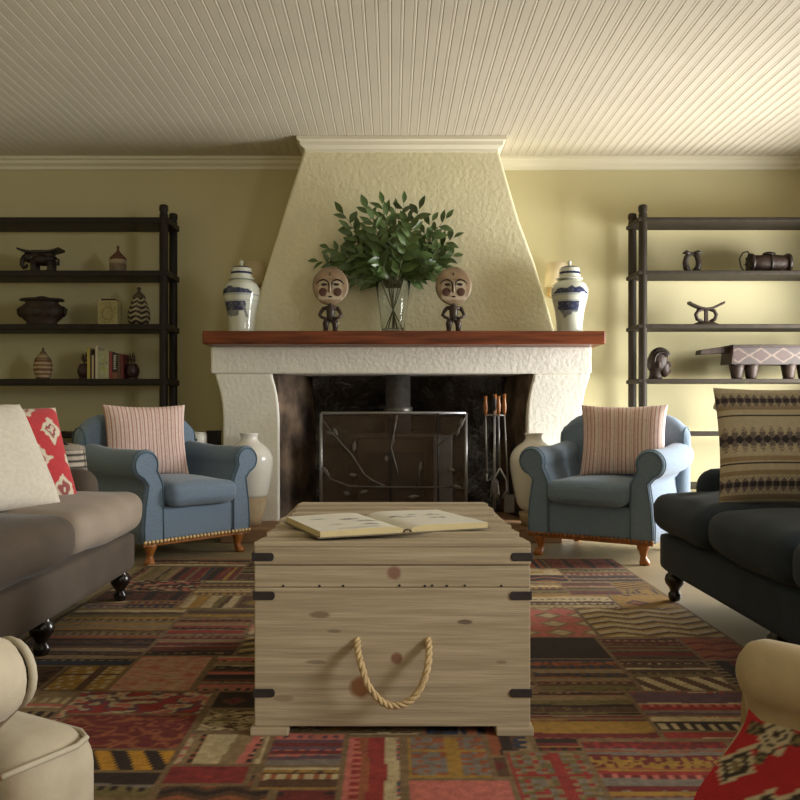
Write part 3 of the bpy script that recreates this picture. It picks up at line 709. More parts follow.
# leafy branches, each a thing of its own
rnd = random.Random(11)
def branch(i, tip, start, nleaf, m, stem0):
    o = thing('leafy_branch', 'one of the dark green leafy branches bunched in the glass vase', 'branch', (VX, VY, MZ), 0, 'leafy branches in the glass vase')
    tip = Vector(tip); st_ = Vector(start); s0 = Vector(stem0)
    mid = st_.lerp(tip, .5) + Vector((0, 0, .05))
    P = lambda t: (st_ * (1 - t) ** 2 + mid * 2 * t * (1 - t) + tip * t * t)
    b = B(); b.tube([s0, st_.lerp(s0, .4)] + [P(t) for t in np.linspace(0, 1, 9)], [.004, .004] + [.0035 - .0022 * t for t in np.linspace(0, 1, 9)], 6); b.build('stem', M_stem, o)
    b = B()
    for k in range(nleaf):
        t = .12 + .88 * k / (nleaf - 1); p = P(t); d = (P(min(1, t + .02)) - P(t - .02)).normalized()
        side = d.cross(Vector((rnd.uniform(-.3, .3), -1, rnd.uniform(-.2, .4)))).normalized() * (1 if k % 2 else -1)
        ld = (d * rnd.uniform(.45, .9) + side * rnd.uniform(.5, 1.) + Vector((0, rnd.uniform(-.5, .35), rnd.uniform(-.3, .25)))).normalized()
        if k == nleaf - 1: ld = d
        ln = rnd.uniform(.115, .165) * (1 - .3 * t); wd = ln * rnd.uniform(.36, .46)
        wv = ld.cross(Vector((rnd.uniform(-.5, .5), -1, rnd.uniform(-.5, .9)))).normalized(); nn = wv.cross(ld)
        vs = []
        for tt, ww in ((0, .06), (.15, .5), (.35, .95), (.55, 1), (.78, .6), (1, .02)):
            for s in (-1, 0, 1): vs.append(p + ld * ln * tt + wv * wd * .5 * ww * s + nn * ((.007 * abs(s) * ww) - .018 * tt * tt))
        b.add(vs, [(j * 3 + q, j * 3 + q + 1, j * 3 + q + 4, j * 3 + q + 3) for j in range(5) for q in range(2)])
    b.build('foliage', m, o)
tips = [(-.58, .20 + .36), (-.50, .31 + .36), (-.38, .55 + .36), (-.33, .42 + .36), (-.2, .58 + .36), (-.08, .60 + .36), (.02, .60 + .36), (.08, .63 + .36), (.2, .57 + .36), (.3, .5 + .36), (.4, .5 + .36),
        (.47, .38 + .36), (.47, .25 + .36), (.38, .22 + .36), (-.4, .2 + .36), (-.2, .4 + .36), (.15, .4 + .36), (0, .42 + .36), (-.28, .25 + .36), (.27, .28 + .36), (-.12, .26 + .36), (.1, .26 + .36), (-.05, .5 + .36), (.3, .38 + .36), (-.22, .16 + .36), (.22, .15 + .36),
        (-.1, .12 + .36), (.05, .15 + .36), (-.3, .33 + .36), (.12, .5 + .36), (.0, .3 + .36), (-.15, .47 + .36), (.38, .3 + .36), (-.35, .42), (.33, .46), (-.42, .62), (-.1, .55), (.2, .6), (.4, .52), (-.25, .58), (.05, .7), (-.3, .72), (.3, .72)]
for i, (x, z) in enumerate(tips):
    y = rnd.uniform(-.26, .07) if i > 13 else rnd.uniform(-.14, .04)
    if z < .75 and abs(x) > .2: y = rnd.uniform(-.04, .1)
    branch(i, (x * .94, y, z * .94), (x * .16, y * .3, .36), 12 if abs(x) + z > .8 else 10, M_leaf if rnd.random() < .55 else M_leaf2, (-x * .12, rnd.uniform(-.03, .03), .025) if i % 6 == 0 else (x * .1, y * .2, .31))

# ------------------------------------------------------------------ wall lamps either side of the hood
def sconce(label, x, z):
    o = thing('wall_lamp', label, 'lamp', (x, YB, z))
    b = B(); b.lathe([(.09, -.09), (.075, .09)], (0, -.13, 0), n=28); b.build('lamp_shade', M_shade, o)
    b = B(); b.tube([(0, -.01, -.12), (0, -.07, -.15), (0, -.13, -.13), (0, -.13, -.05)], .008, 8); b.build('arm', M_brass, o)
    b = B(); b.lathe([(.045, -.015), (.045, 0)], (0, 0, -.12), n=20, axis='Y'); b.build('wall_plate', M_brass, o)
sconce('parchment-shaded wall lamp on the back wall behind the left mantel jar', PX(255, 6.67), PZ(274, 6.67))
sconce('parchment-shaded wall lamp on the back wall behind the right mantel jar', PX(556, 6.67), PZ(275, 6.67))

# ------------------------------------------------------------------ side table behind the left armchair
o = thing('side_table', 'small dark side table in the corner between shelving and fireplace', 'table', (-1.42, 6.29, 0))
b = B(); b.bb(-.15, .15, -.12, .12, .60, .625); b.build('table_top', M_dark, o, bevel=.004)
for sx in (-1, 1):
    for sy in (-1, 1):
        b = B(); b.bb(sx * .12 - .015, sx * .12 + .015, sy * .095 - .015, sy * .095 + .015, 0, .60); b.build('leg', M_dark, o)
o = thing('storage_jar', 'white jar with a dark spot on the small side table behind the left armchair', 'jar', (PX(198, 6.25), 6.25, .625))
b = B(); b.lathe([(.06, 0), (.066, .004), (.067, .1), (.06, .108)], n=28); b.build('jar_body', M_whitevase, o)
b = B(); b.ell((-.002, -.066, .065), (.012, .004, .011)); b.build('painted_spot', M_iron, o)
b = B(); b.lathe([(.064, .108), (.064, .116), (.02, .122)], n=28); b.build('lid', M_whitevase, o)
o = thing('wooden_box', 'dark wooden box beside the white jar on the small side table', 'box', (PX(214, 6.3), 6.30, .625))
b = B(); b.bb(-.045, .045, -.05, .05, 0, .115); b.build('box_body', M_dark, o, bevel=.003)
b = B(); b.bb(-.048, .048, -.053, .053, .115, .13); b.build('lid', M_dark, o, bevel=.003)

# ------------------------------------------------------------------ patchwork rug
RX0, RX1, RY0, RY1 = -1.42, 1.33, .95, 5.13
rnd = random.Random(21)
pal = dict(dk=(.028, .016, .011), br=(.08, .038, .018), mar=(.13, .02, .017), red=(.24, .028, .022), rust=(.24, .075, .03), mus=(.28, .155, .028),
           olv=(.135, .10, .035), crm=(.40, .31, .17), navy=(.024, .03, .05), pink=(.40, .115, .085), tan=(.22, .145, .07), grey=(.16, .13, .105), purp=(.10, .05, .062), teal=(.025, .07, .08))
def pick(ks): return pal[rnd.choice(ks)]
patches = []
def split(x0, x1, y0, y1, d=0):
    w_, h_ = x1 - x0, y1 - y0
    if (w_ < .43 and h_ < .31) or (d > 3 and w_ < .6 and h_ < .5 and rnd.random() < .5): patches.append((x0, x1, y0, y1)); return
    if w_ / 1.3 > h_: c = x0 + w_ * rnd.uniform(.38, .62); split(x0, c, y0, y1, d + 1); split(c, x1, y0, y1, d + 1)
    else: c = y0 + h_ * rnd.uniform(.38, .62); split(x0, x1, y0, c, d + 1); split(x0, x1, c, y1, d + 1)
split(RX0, RX1, RY0, RY1)
sets = [['dk', 'br', 'mar', 'tan', 'olv'], ['olv', 'tan', 'dk', 'crm', 'rust'], ['br', 'olv', 'mus', 'dk', 'crm'], ['dk', 'navy', 'br', 'rust', 'tan'], ['pink', 'br', 'crm', 'dk', 'tan'],
        ['olv', 'tan', 'br', 'crm', 'mus'], ['rust', 'br', 'dk', 'mus', 'mar'], ['pink', 'red', 'grey', 'purp', 'crm'], ['rust', 'crm', 'mar', 'rust', 'olv'], ['dk', 'mar', 'br', 'navy', 'mus'], ['tan', 'rust', 'br', 'red', 'dk'], ['tan', 'crm', 'olv', 'br', 'mus']]
def mkpatch(r, kind=None, ks=None):
    ks = ks or rnd.choice(sets)
    kind = kind or rnd.choice(['sx'] * 7 + ['sy'] * 2 + ['zig', 'zig', 'dia', 'dia', 'mot', 'mot', 'mot', 'plain', 'diag', 'hook', 'hook'])
    st_ = []; L_ = 0
    while L_ < 1.3: ww = rnd.choice([.0105, .0105, .0105, .021, .021, .032, .045]); st_.append((L_, pick(ks))); L_ += ww
    return dict(r=r, k=kind, c=[pick(ks) for _ in range(5)], st=st_, s=rnd.uniform(0, 50), p=rnd.uniform(.05, .11))
P_ = [mkpatch(r) for r in patches]
def special(x0, x1, y0, y1, kind, ks): P_.append(mkpatch((x0, x1, y0, y1), kind, ks))
special(-.125, .03, 1.75, 2.33, 'sy', ['navy', 'red', 'pink', 'crm', 'rust', 'purp', 'teal'])
special(-.80, -.56, 2.10, 2.24, 'diag', ['mus', 'dk'])
P_[-1]['c'] = [(.42, .2, .02), pal['dk']] + P_[-1]['c'][2:]
special(-.80, -.56, 1.95, 2.10, 'sx', ['crm', 'olv', 'dk', 'grey'])
special(-.56, -.35, 2.03, 2.14, 'plain', ['red', 'red', 'mar'])
special(-.56, -.33, 2.14, 2.35, 'sy', ['dk', 'crm', 'pink', 'rust', 'tan'])
special(-.33, -.125, 2.0, 2.13, 'sx', ['mus', 'crm', 'rust', 'br', 'dk'])
special(-.33, -.125, 2.13, 2.36, 'sx', ['mar', 'grey', 'purp', 'tan', 'pink'])
special(.03, .29, 1.75, 2.06, 'plain', ['pink', 'pink', 'pink', 'tan'])
special(.03, .25, 2.06, 2.33, 'hook', ['rust', 'mus', 'br', 'grey'])
special(.29, .50, 1.75, 2.22, 'hook', ['mar', 'tan', 'grey', 'red', 'olv'])
special(.50, .90, 1.9, 2.3, 'sx', ['rust', 'pink', 'grey', 'mar', 'mus', 'red'])
special(-.95, -.56, 2.24, 2.5, 'mot', ['mar', 'rust', 'red', 'tan'])
cs = .0075; nx = int((RX1 - RX0) / cs); ny = int((RY1 - RY0) / cs)
own = np.zeros((ny + 1, nx + 1), int)
for k, p in enumerate(P_):
    x0, x1, y0, y1 = p['r']; own[max(0, int((y0 - RY0) / cs)):int((y1 - RY0) / cs) + 2, max(0, int((x0 - RX0) / cs)):int((x1 - RX0) / cs) + 2] = k
def rugcol(x, y, k):
    p = P_[k]; x0, x1, y0, y1 = p['r']; u, v = x - x0, y - y0; c = p['c']; s = p['s']; pp = p['p']
    e = min(u, v, x1 - x, y1 - y)
    if e < .008: return mixc(pal['tan'], pal['br'], .4)
    wv = noise.noise((x * 5, y * 5, s)) * .012
    kd = p['k']
    def stripe(t, q):
        col = p['st'][0][1]; n_ = 0
        for k_, (a, cc) in enumerate(p['st']):
            if a <= t: col = cc; n_ = k_
            else: break
        if (n_ * 7 + int(s)) % 5 == 0 and int(q / .017) % 2: return c[(n_ + 1) % 5]
        if (n_ * 5 + int(s)) % 7 == 1 and noise.noise((x * 60, y * 60, s)) > .15: return c[(n_ + 2) % 5]
        return col
    if kd == 'sx': return stripe(abs(v + wv), u)
    if kd == 'sy': return stripe(abs(u + wv), v)
    if kd == 'diag': return c[int((u * 1.0 + v * .5) / .042) % 2]
    if kd == 'zig': return c[int((v + .5 * abs((u % (2 * pp)) - pp)) / .022) % 4]
    if kd == 'dia':
        a = abs((u % (2 * pp)) / pp - 1) + abs((v % (2 * pp)) / pp - 1)
        return c[0] if a < .35 else c[1] if a < .6 else c[2] if a < .95 else c[3]
    if kd == 'mot':
        n_ = noise.noise((x * 22, y * 30, s)); return c[0] if n_ > .22 else c[1] if n_ > .02 else c[2] if n_ > -.25 else c[3]
    if kd == 'hook':
        uu, vv = int(u / .016), int(v / .016); h = (uu * 7 + vv * 13 + (uu // 4) * (vv // 3) * 5 + int(s)) % 9
        if ((uu // 1) % 8 in (0, 7)) or (vv % 10 == 0): return c[3]
        return c[0] if h < 3 else c[1] if h < 5 else c[2] if h < 7 else c[4]
    if noise.noise((x * 14, y * 34, s + 9)) > .38: return c[2]
    return mixc(c[0], c[1], .5 + .5 * noise.noise((x * 25, y * 60, s)))
gx = RX0 + (RX1 - RX0) * np.arange(nx + 1) / nx; gy = RY0 + (RY1 - RY0) * np.arange(ny + 1) / ny
b = B()
vs = [(x, y, .009) for y in gy for x in gx]
cols = [rugcol(gx[i], gy[j], own[j, i]) for j in range(ny + 1) for i in range(nx + 1)]
b.add(vs, [(j * (nx + 1) + i, j * (nx + 1) + i + 1, (j + 1) * (nx + 1) + i + 1, (j + 1) * (nx + 1) + i) for j in range(ny) for i in range(nx)], cols=cols)
b.bb(RX0, RX1, RY0, RY1, .0005, .0085, pal['tan'])
tag(b.build('rug', M_rug), 'large multicoloured patchwork kilim rug covering the floor under the trunk', 'rug')

# ------------------------------------------------------------------ trunk
TY = 2.34; TZ = .009
t = thing('storage_chest', 'weathered pine trunk used as coffee table with rope handle and dark metal straps', 'trunk', (.001, TY + .54, TZ))
hw, hd = .380, .54
b = B()
for (z0, z1, dx) in ((.4055, .4655, 0), (.022, .4045, 0)):
    b.bb(-hw - dx, hw + dx, -hd, -hd + .03, z0, z1); b.bb(-hw - dx, hw + dx, hd - .03, hd, z0, z1)
    b.bb(-hw, -hw + .03, -hd + .03, hd - .03, z0, z1); b.bb(hw - .03, hw, -hd + .03, hd - .03, z0, z1)
b.bb(-hw + .01, hw - .01, -hd + .01, hd - .01, .03, .45); b.build('chest_body', M_trunk, t, bevel=.003)
b = B(); b.bb(-hw - .001, hw + .001, -hd - .004, hd + .004, .4675, .517)
b.build('lid_frame', M_trunk, t, bevel=.004)
b = B(); ys = [-.546, -.38, -.225, -.075, .08, .235, .39, .546]; rnd = random.Random(4)
for k in range(7):
    e0, e1 = (0, 0) if k == 0 else (rnd.uniform(.004, .03), rnd.uniform(.004, .03))
    xa, xb = -hw + e0, hw - e1; zt = .517 + .0135 + (.004 if k else 0)
    b.prism([(ys[k] + .002, .517), (ys[k + 1] - .005, .517), (ys[k + 1] - .005, zt - .010), (ys[k] + .001, zt)], 'X', xa, xb)
b.build('lid_boards', M_trunk, t, bevel=.003)
for s in (-1, 1):
    for z in (.490, .383, .115):
        b = B(); dd = .0035 if z > .46 else .001
        xo_, xi_ = hw + dd + .002, hw + dd - .050
        b.prism([(s * x_, z_) for x_, z_ in [(xo_, z - .0115), (xo_, z + .0115)] + [(xi_ - .008 * sin(t_), z + .0115 * cos(t_)) for t_ in np.linspace(0, pi, 9)]], 'Y', -hd - dd - .003, -hd - dd + .002)
        b.bb(s * (hw + dd - .001), s * (hw + dd + .003), -hd - dd - .003, -hd + .06, z - .012, z + .012)
        b.build('metal_strap', M_strap, t, bevel=.0015)
        b = B(); b.bb(s * (hw + dd - .001), s * (hw + dd + .003), hd - .06, hd + dd + .003, z - .012, z + .012); b.bb(s * (hw + dd + .002), s * (hw + dd - .056), hd + dd - .002, hd + dd + .003, z - .012, z + .012); b.build('metal_strap', M_strap, t)
    for y in (-1, 1):
        b = B(); b.bb(s * .388 if s > 0 else -.390, s * .285, y * hd - (.012 if y < 0 else .09), y * hd + (.09 if y < 0 else .012), 0, .022); b.build('foot', M_trunk, t, bevel=.003)
b = B()
for x, z in ((-.2, .41), (-.135, .41), (.02, .411), (.09, .41), (.11, .411), (.15, .41), (.2, .411), (.3, .41), (-.3, .41)):
    b.lathe([(.0035, -.002), (.003, .001)], (x, -hd, z), n=8, axis='Y')
b.build('nail_heads', M_strap, t)
# rope handles
def rope(sgn):
    N_ = 120; pts = []
    kp = [(-.097, .262, .0), (-.094, .240, .03), (-.083, .208, .062), (-.066, .160, .075), (-.03, .118, .08), (.002, .106, .08), (.04, .115, .08), (.072, .146, .075), (.094, .20, .062), (.100, .240, .03), (.098, .262, .0)]
    tk = np.linspace(0, 1, len(kp)); 
    def ev(u):
        k = min(len(kp) - 2, int(u * (len(kp) - 1))); t = u * (len(kp) - 1) - k
        q = [kp[max(0, k - 1)], kp[k], kp[k + 1], kp[min(len(kp) - 1, k + 2)]]
        return [.5 * (2 * q[1][c] + (q[2][c] - q[0][c]) * t + (2 * q[0][c] - 5 * q[1][c] + 4 * q[2][c] - q[3][c]) * t * t + (3 * q[1][c] - q[0][c] - 3 * q[2][c] + q[3][c]) * t ** 3) for c in range(3)]
    for k in range(N_ + 1):
        x, z, o_ = ev(k / N_); pts.append(Vector((x, -hd + .004 - o_, z)))
    b = B()
    for k3 in range(3):
        q = []
        for k, p in enumerate(pts):
            tt = (pts[min(N_, k + 1)] - pts[max(0, k - 1)]).normalized(); up = Vector((0, 1, 0)); up = (up - tt * up.dot(tt)).normalized(); w_ = tt.cross(up)
            a = k * .42 + k3 * 2 * pi / 3; q.append(p + (up * cos(a) + w_ * sin(a)) * .0047)
        b.tube(q, .0056, 7)
    if sgn < 0: b.v = [(-x, -y, z) for x, y, z in b.v]
    b.build('rope_handle', M_rope, t)
rope(1); rope(-1)

# ------------------------------------------------------------------ open book
# spine front corner and direction measured on the lid
bx, by = .045, 2.475; bz = TZ + .535
o = thing('open_book', 'large open picture book lying on the lid of the wooden trunk', 'book', (bx, by, bz), R(22))
PWL, PHL = .265, .36
def halfpage(s):
    n1, n2 = 40, 50; top = []; rr_ = random.Random(5 + s)
    def zt(u): return .003 + .021 * (1 - math.exp(-u / .02)) * (1 - .25 * u / PWL)
    blobs = [(rr_.uniform(.05, .22), rr_.uniform(.06, .3), rr_.uniform(.015, .05), rr_.uniform(.008, .02)) for _ in range(6)]
    g = []; cl = []
    for j in range(n2 + 1):
        for i in range(n1 + 1):
            u = PWL * (i / n1) ** 1.3; v = PHL * j / n2
            g.append((s * u, v, zt(u))); c = (.70, .67, .58)
            for (bu, bv, r1, r2) in blobs:
                d = ((u - bu) / r1) ** 2 + ((v - bv) / r2) ** 2 + noise.noise((u * 60, v * 60, bu * 99)) * 1.2
                if d < .8: c = mixc((.16, .15, .14), c, max(0, d))
            if s < 0 and .02 < v < .05 and .08 < u < .2 and (j % 2): c = (.4, .38, .33)
            cl.append(c)
    bm = B(); bm.add(g, [(j * (n1 + 1) + i, j * (n1 + 1) + i + 1, (j + 1) * (n1 + 1) + i + 1, (j + 1) * (n1 + 1) + i) for j in range(n2) for i in range(n1)], cols=cl)
    pc = (.55, .45, .24)
    us = [PWL * (i / n1) ** 1.3 for i in range(n1 + 1)]
    for v in (0, PHL):
        q = [(s * u, v, zt(u)) for u in us] + [(s * u, v, .003) for u in us]
        bm.add(q, [(i, i + 1, n1 + 2 + i, n1 + 1 + i) for i in range(n1)], pc, False)
    bm.add([(s * PWL, 0, zt(PWL)), (s * PWL, PHL, zt(PWL)), (s * (PWL + .002), PHL, .003), (s * (PWL + .002), 0, .003)], [(0, 1, 2, 3)], pc, False)
    return bm.build('page_block', M_page, o)
halfpage(-1); halfpage(1)
b = B(); b.bb(-PWL - .007, -.012, -.006, PHL + .006, 0, .003, (.16, .13, .08)); b.bb(.012, PWL + .007, -.006, PHL + .006, 0, .003, (.16, .13, .08)); b.bb(-.013, .013, -.006, PHL + .006, 0.0005, .0035, (.2, .16, .1)); b.build('cover', M_attr, o)
b = B(); b.tube([(-.012, -.001, .004), (-.008, -.003, .010), (0, -.004, .012), (.008, -.003, .010), (.012, -.001, .004)], .0025, 6, col=(.12, .06, .04)); b.build('headband', M_attr, o)

# ------------------------------------------------------------------ cushions
def pillow(name, label, cat, w_, h_, t_, colfn, m, loc, rz, lean, n=60, roll=0, pipe=None, group=None, pinch=.05, wob=.006, seed=0):
    """square cushion standing on its lower edge, facing local -y, leaning back"""
    b = B(); vs = []; cols = []; idx = {}; fs_ = []
    Rm = Matrix.Rotation(-lean, 3, 'X') @ Matrix.Rotation(roll, 3, 'Y')
    def pos(i, j, s):
        u, v = -1 + 2 * i / n, -1 + 2 * j / n
        x = w_ / 2 * u * (1 - pinch * (1 - v * v)); z = h_ / 2 * v * (1 - pinch * (1 - u * u))
        k = max(0, (1 - u ** 4) * (1 - v ** 4)) ** .55 * (1 - .1 * (u * u + v * v))
        y = s * t_ / 2 * k + noise.noise((x * 6 + seed, z * 6, seed * 3.3)) * wob * (1 + 0 * s)
        return Rm @ Vector((x, y, z)) + Vector((0, 0, h_ / 2 * cos(lean)))
    for s in (-1, 1):
        for j in range(n + 1):
            for i in range(n + 1):
                ed = i in (0, n) or j in (0, n)
                if ed and s > 0: idx[(i, j, s)] = idx[(i, j, -1)]; continue
                idx[(i, j, s)] = len(vs); vs.append(pos(i, j, s)); cols.append(colfn(i / n * w_, j / n * h_, s))
    for s in (-1, 1):
        for j in range(n):
            for i in range(n):
                q = (idx[(i, j, s)], idx[(i + 1, j, s)], idx[(i + 1, j + 1, s)], idx[(i, j + 1, s)]); fs_.append(q if s < 0 else q[::-1])
    b.add(vs, fs_, cols=cols); o = b.build(name, m); o.location = loc; o.rotation_euler = (0, 0, rz); tag(o, label, cat, group)
    if pipe:
        ring = [pos(i, 0, -1) for i in range(n)] + [pos(n, j, -1) for j in range(n)] + [pos(i, n, -1) for i in range(n, 0, -1)] + [pos(0, j, -1) for j in range(n, 0, -1)]
        pb = B(); pb.tube(ring[::2], .0055, 6, closed=True); pb.build('piping', pipe, o)
    return o
def ticking(u, v, s):
    k = (u % .026) / .026
    return (.50, .24, .20) if k < .28 else (.60, .38, .33) if .55 < k < .65 else (.74, .61, .55)
def plainc(c): return lambda u, v, s: c
# kilim motif used on the red pieces (u, v in metres)
Kred, Kcr, Kdk, Kol = (.40, .022, .028), (.50, .42, .28), (.045, .035, .03), (.20, .15, .07)
def medallion(u, v, sc, c0=Kred):
    """stepped eight-armed medallion centred on 0,0"""
    q = .011 * sc; i, j = math.floor(abs(u) / q), math.floor(abs(v) / q)
    arm = (i <= 1 and j <= 8) or (j <= 1 and i <= 8) or (i + j <= 6 and max(i, j) <= 4) or (i == 4 and j <= 4) or (j == 4 and i <= 4)
    if not arm: return c0
    if (i <= 1 and j > 4) or (j <= 1 and i > 4): return Kdk if (i + j) % 2 else Kol
    return Kcr if (i + j) % 3 else (Kdk if (i * j) % 2 == 0 else Kred)
def diamond(u, v, sc, c0):
    d = abs(u) / (.045 * sc) + abs(v) / (.06 * sc)
    d = math.floor(d * 12) / 12
    if d < .25: return Kol
    if d < .4: return Kcr if int((u + v) * 400) % 2 else Kol
    if d < .72: return Kdk
    if d < 1: return Kcr
    return c0
def ikat(u, v, s):
    c = (.42, .035, .04)
    for cu in (.03, .21, .39):
        for k, cv in enumerate((.04, .18, .32, .46)):
            du, dv = u - cu - (.09 if k % 2 else 0), v - cv
            d = abs(du) / .055 + abs(dv) / .07 + noise.noise((u * 40, v * 40, 1)) * .3
            if d < 1.0: c = (.55, .48, .36)
            if .3 < d < .55: c = (.09, .10, .09) if (int(u * 200) + int(v * 200)) % 2 else (.42, .035, .04)
    return c
def aztec(u, v, s):
    base = mixc((.47, .39, .26), (.53, .45, .32), .5 + .5 * noise.noise((u * 4, v * 40, 1)))
    dk, gr = (.04, .032, .035), (.16, .125, .11)
    def tri(p, t): return abs(((u / p) % 1) * 2 - 1) * t
    for v0 in (.26, ):
        d = abs(v - v0)
        if d < .018 and tri(.036, 1) > d / .018 * .85: return dk
        if d < .055 and (int(u / .006) + int(v / .006)) % 2 == 0 and tri(.036, 1) < .95 - (d - .018) / .05: return gr
        if d < .03 and tri(.036, 1) < .6: return gr
    for v0 in (.435, .07):
        d = abs(v - v0)
        if d < .010: return dk if tri(.03, 1) > .25 else gr
        if d < .03 and tri(.03, 1) > (d - .008) / .022: return gr
        if d < .035 and (int(u / .007) + int(v / .007)) % 2: return mixc(gr, base, .4)
    for v0 in (.365, .158):
        if abs(v - v0) < .0035: return dk
    for v0, c in ((.40, (.30, .21, .12)), (.18, (.34, .24, .14)), (.34, (.48, .42, .30)), (.12, (.30, .22, .13)), (.02, (.25, .18, .11))):
        if abs(v - v0) < .010: return c
    return base
def thin_stripes(u, v, s): return (.05, .04, .035) if (v % .032) < .011 else (.38, .33, .26) if (u % .05) > .008 else (.12, .09, .07)

# ------------------------------------------------------------------ sofas
def sofa(name, label, loc, rz, L_, ncush, mats, midleg, base_m, leg_m):
    """faces local -y, length along x; cushions run the full length in front of the low arms"""
    o = thing(name, label, 'sofa', loc, rz)
    D = .92; y0 = -.46
    b = B(); b.soft((0, .0, .225), (L_, D, .185), .035, .006, 12); b.build('base', base_m, o)
    cw = L_ / ncush
    for k in range(ncush):
        xc = -L_ / 2 + cw * (k + .5); end = (k == 0 or k == ncush - 1)
        b = B(); ex = .0; sg = -1 if k == 0 else 1
        b.soft((xc + ex / 2 * sg, -.19, .415), (cw - .006 + ex, .62, .175), .07, .026, 18, wob=.014, seed=k + len(name))
        b.build('seat_cushion', mats[k], o)
    for s in (-1, 1):
        b = B(); b.soft((s * (L_ / 2 - .10), .06, .45), (.17, .72, .34), .082, .006, 14); b.build('arm', base_m, o)
    b = B(); b.soft((0, .38, .56), (L_, .2, .56), .09, .01, 14); b.build('back', base_m, o)
    for k in range(ncush):
        b = B(); b.soft((-L_ / 2 + cw * (k + .5), .245, .66), (cw - .06, .17, .36), .08, .03, 12, wob=.012, seed=k + 9); b.build('back_cushion', mats[k], o)
    for x in (-L_ / 2 + .085, L_ / 2 - .085, midleg):
        for y in (-.405, .38):
            b = B(); b.lathe([(.022, 0), (.028, .012), (.03, .03), (.02, .045), (.026, .06), (.042, .08), (.046, .1), (.04, .12), (.03, .128), (.034, .14)], (x, y, 0), n=18); b.build('leg', leg_m, o)
    return o
# left sofa: front face at x = -1.22, far end at y = 4.08
sofa('left_sofa'.replace('left_', ''), 'brown velvet sofa on the left with far seat cushion coloured lighter for its sheen', (-1.225 - .46, 3.225, TZ), R(90), 1.72, 2, [M_brown, M_brown_lit], -.12, M_brown, M_black_leg)
sofa('sofa', 'dark navy sofa on the right with black turned legs', (1.275 + .46, 3.035, TZ), R(-90), 2.10, 3, [M_navy] * 3, 0.12, M_navy, M_black_leg)

SY = TZ + .51
pillow('throw_pillow', 'large plain cream pillow on the brown velvet sofa', 'pillow', .50, .50, .17, plainc((.55, .50, .41)), M_fabric_attr, (-1.59, 3.33, SY - .01), R(60), R(33), 40, pipe=None)
pillow('throw_pillow', 'red and cream ikat pillow leaning behind the large cream pillow', 'pillow', .46, .46, .15, ikat, M_fabric_attr, (-1.60, 3.61, SY - .01), R(48), R(28), 96)
pillow('throw_pillow', 'beige pillow with grey geometric bands on the navy sofa', 'pillow', .56, .5, .17, aztec, M_fabric_attr, (1.635, 3.52, SY - .005), R(-10), R(14), 150, wob=.01, seed=3)
# striped hamper standing behind the far arm of the left sofa
o = thing('striped_hamper', 'dark and cream striped woven hamper behind the arm of the brown sofa', 'basket', (-1.69, 4.36, 0))
b = B(); zs = np.linspace(0, .70, 110); b.lathe([(.10 + .03 * sin(pi * min(1, z / .7 * .9)), z) for z in zs], n=40, colfn=lambda a, r, z: thin_stripes(a * .12, z, 1)); b.build('basket_body', M_attr_m, o)
b = B(); b.tube([(.0 + .05 * cos(t), -.05, .70 + .05 * sin(t)) for t in np.linspace(0, pi, 12)], .009, 6); b.build('loop_handle', M_strap, o)
b = B(); b.lathe([(.112, .70), (.105, .72), (.04, .735)], n=32, col=(.25, .21, .16)); b.build('lid', M_attr_m, o)

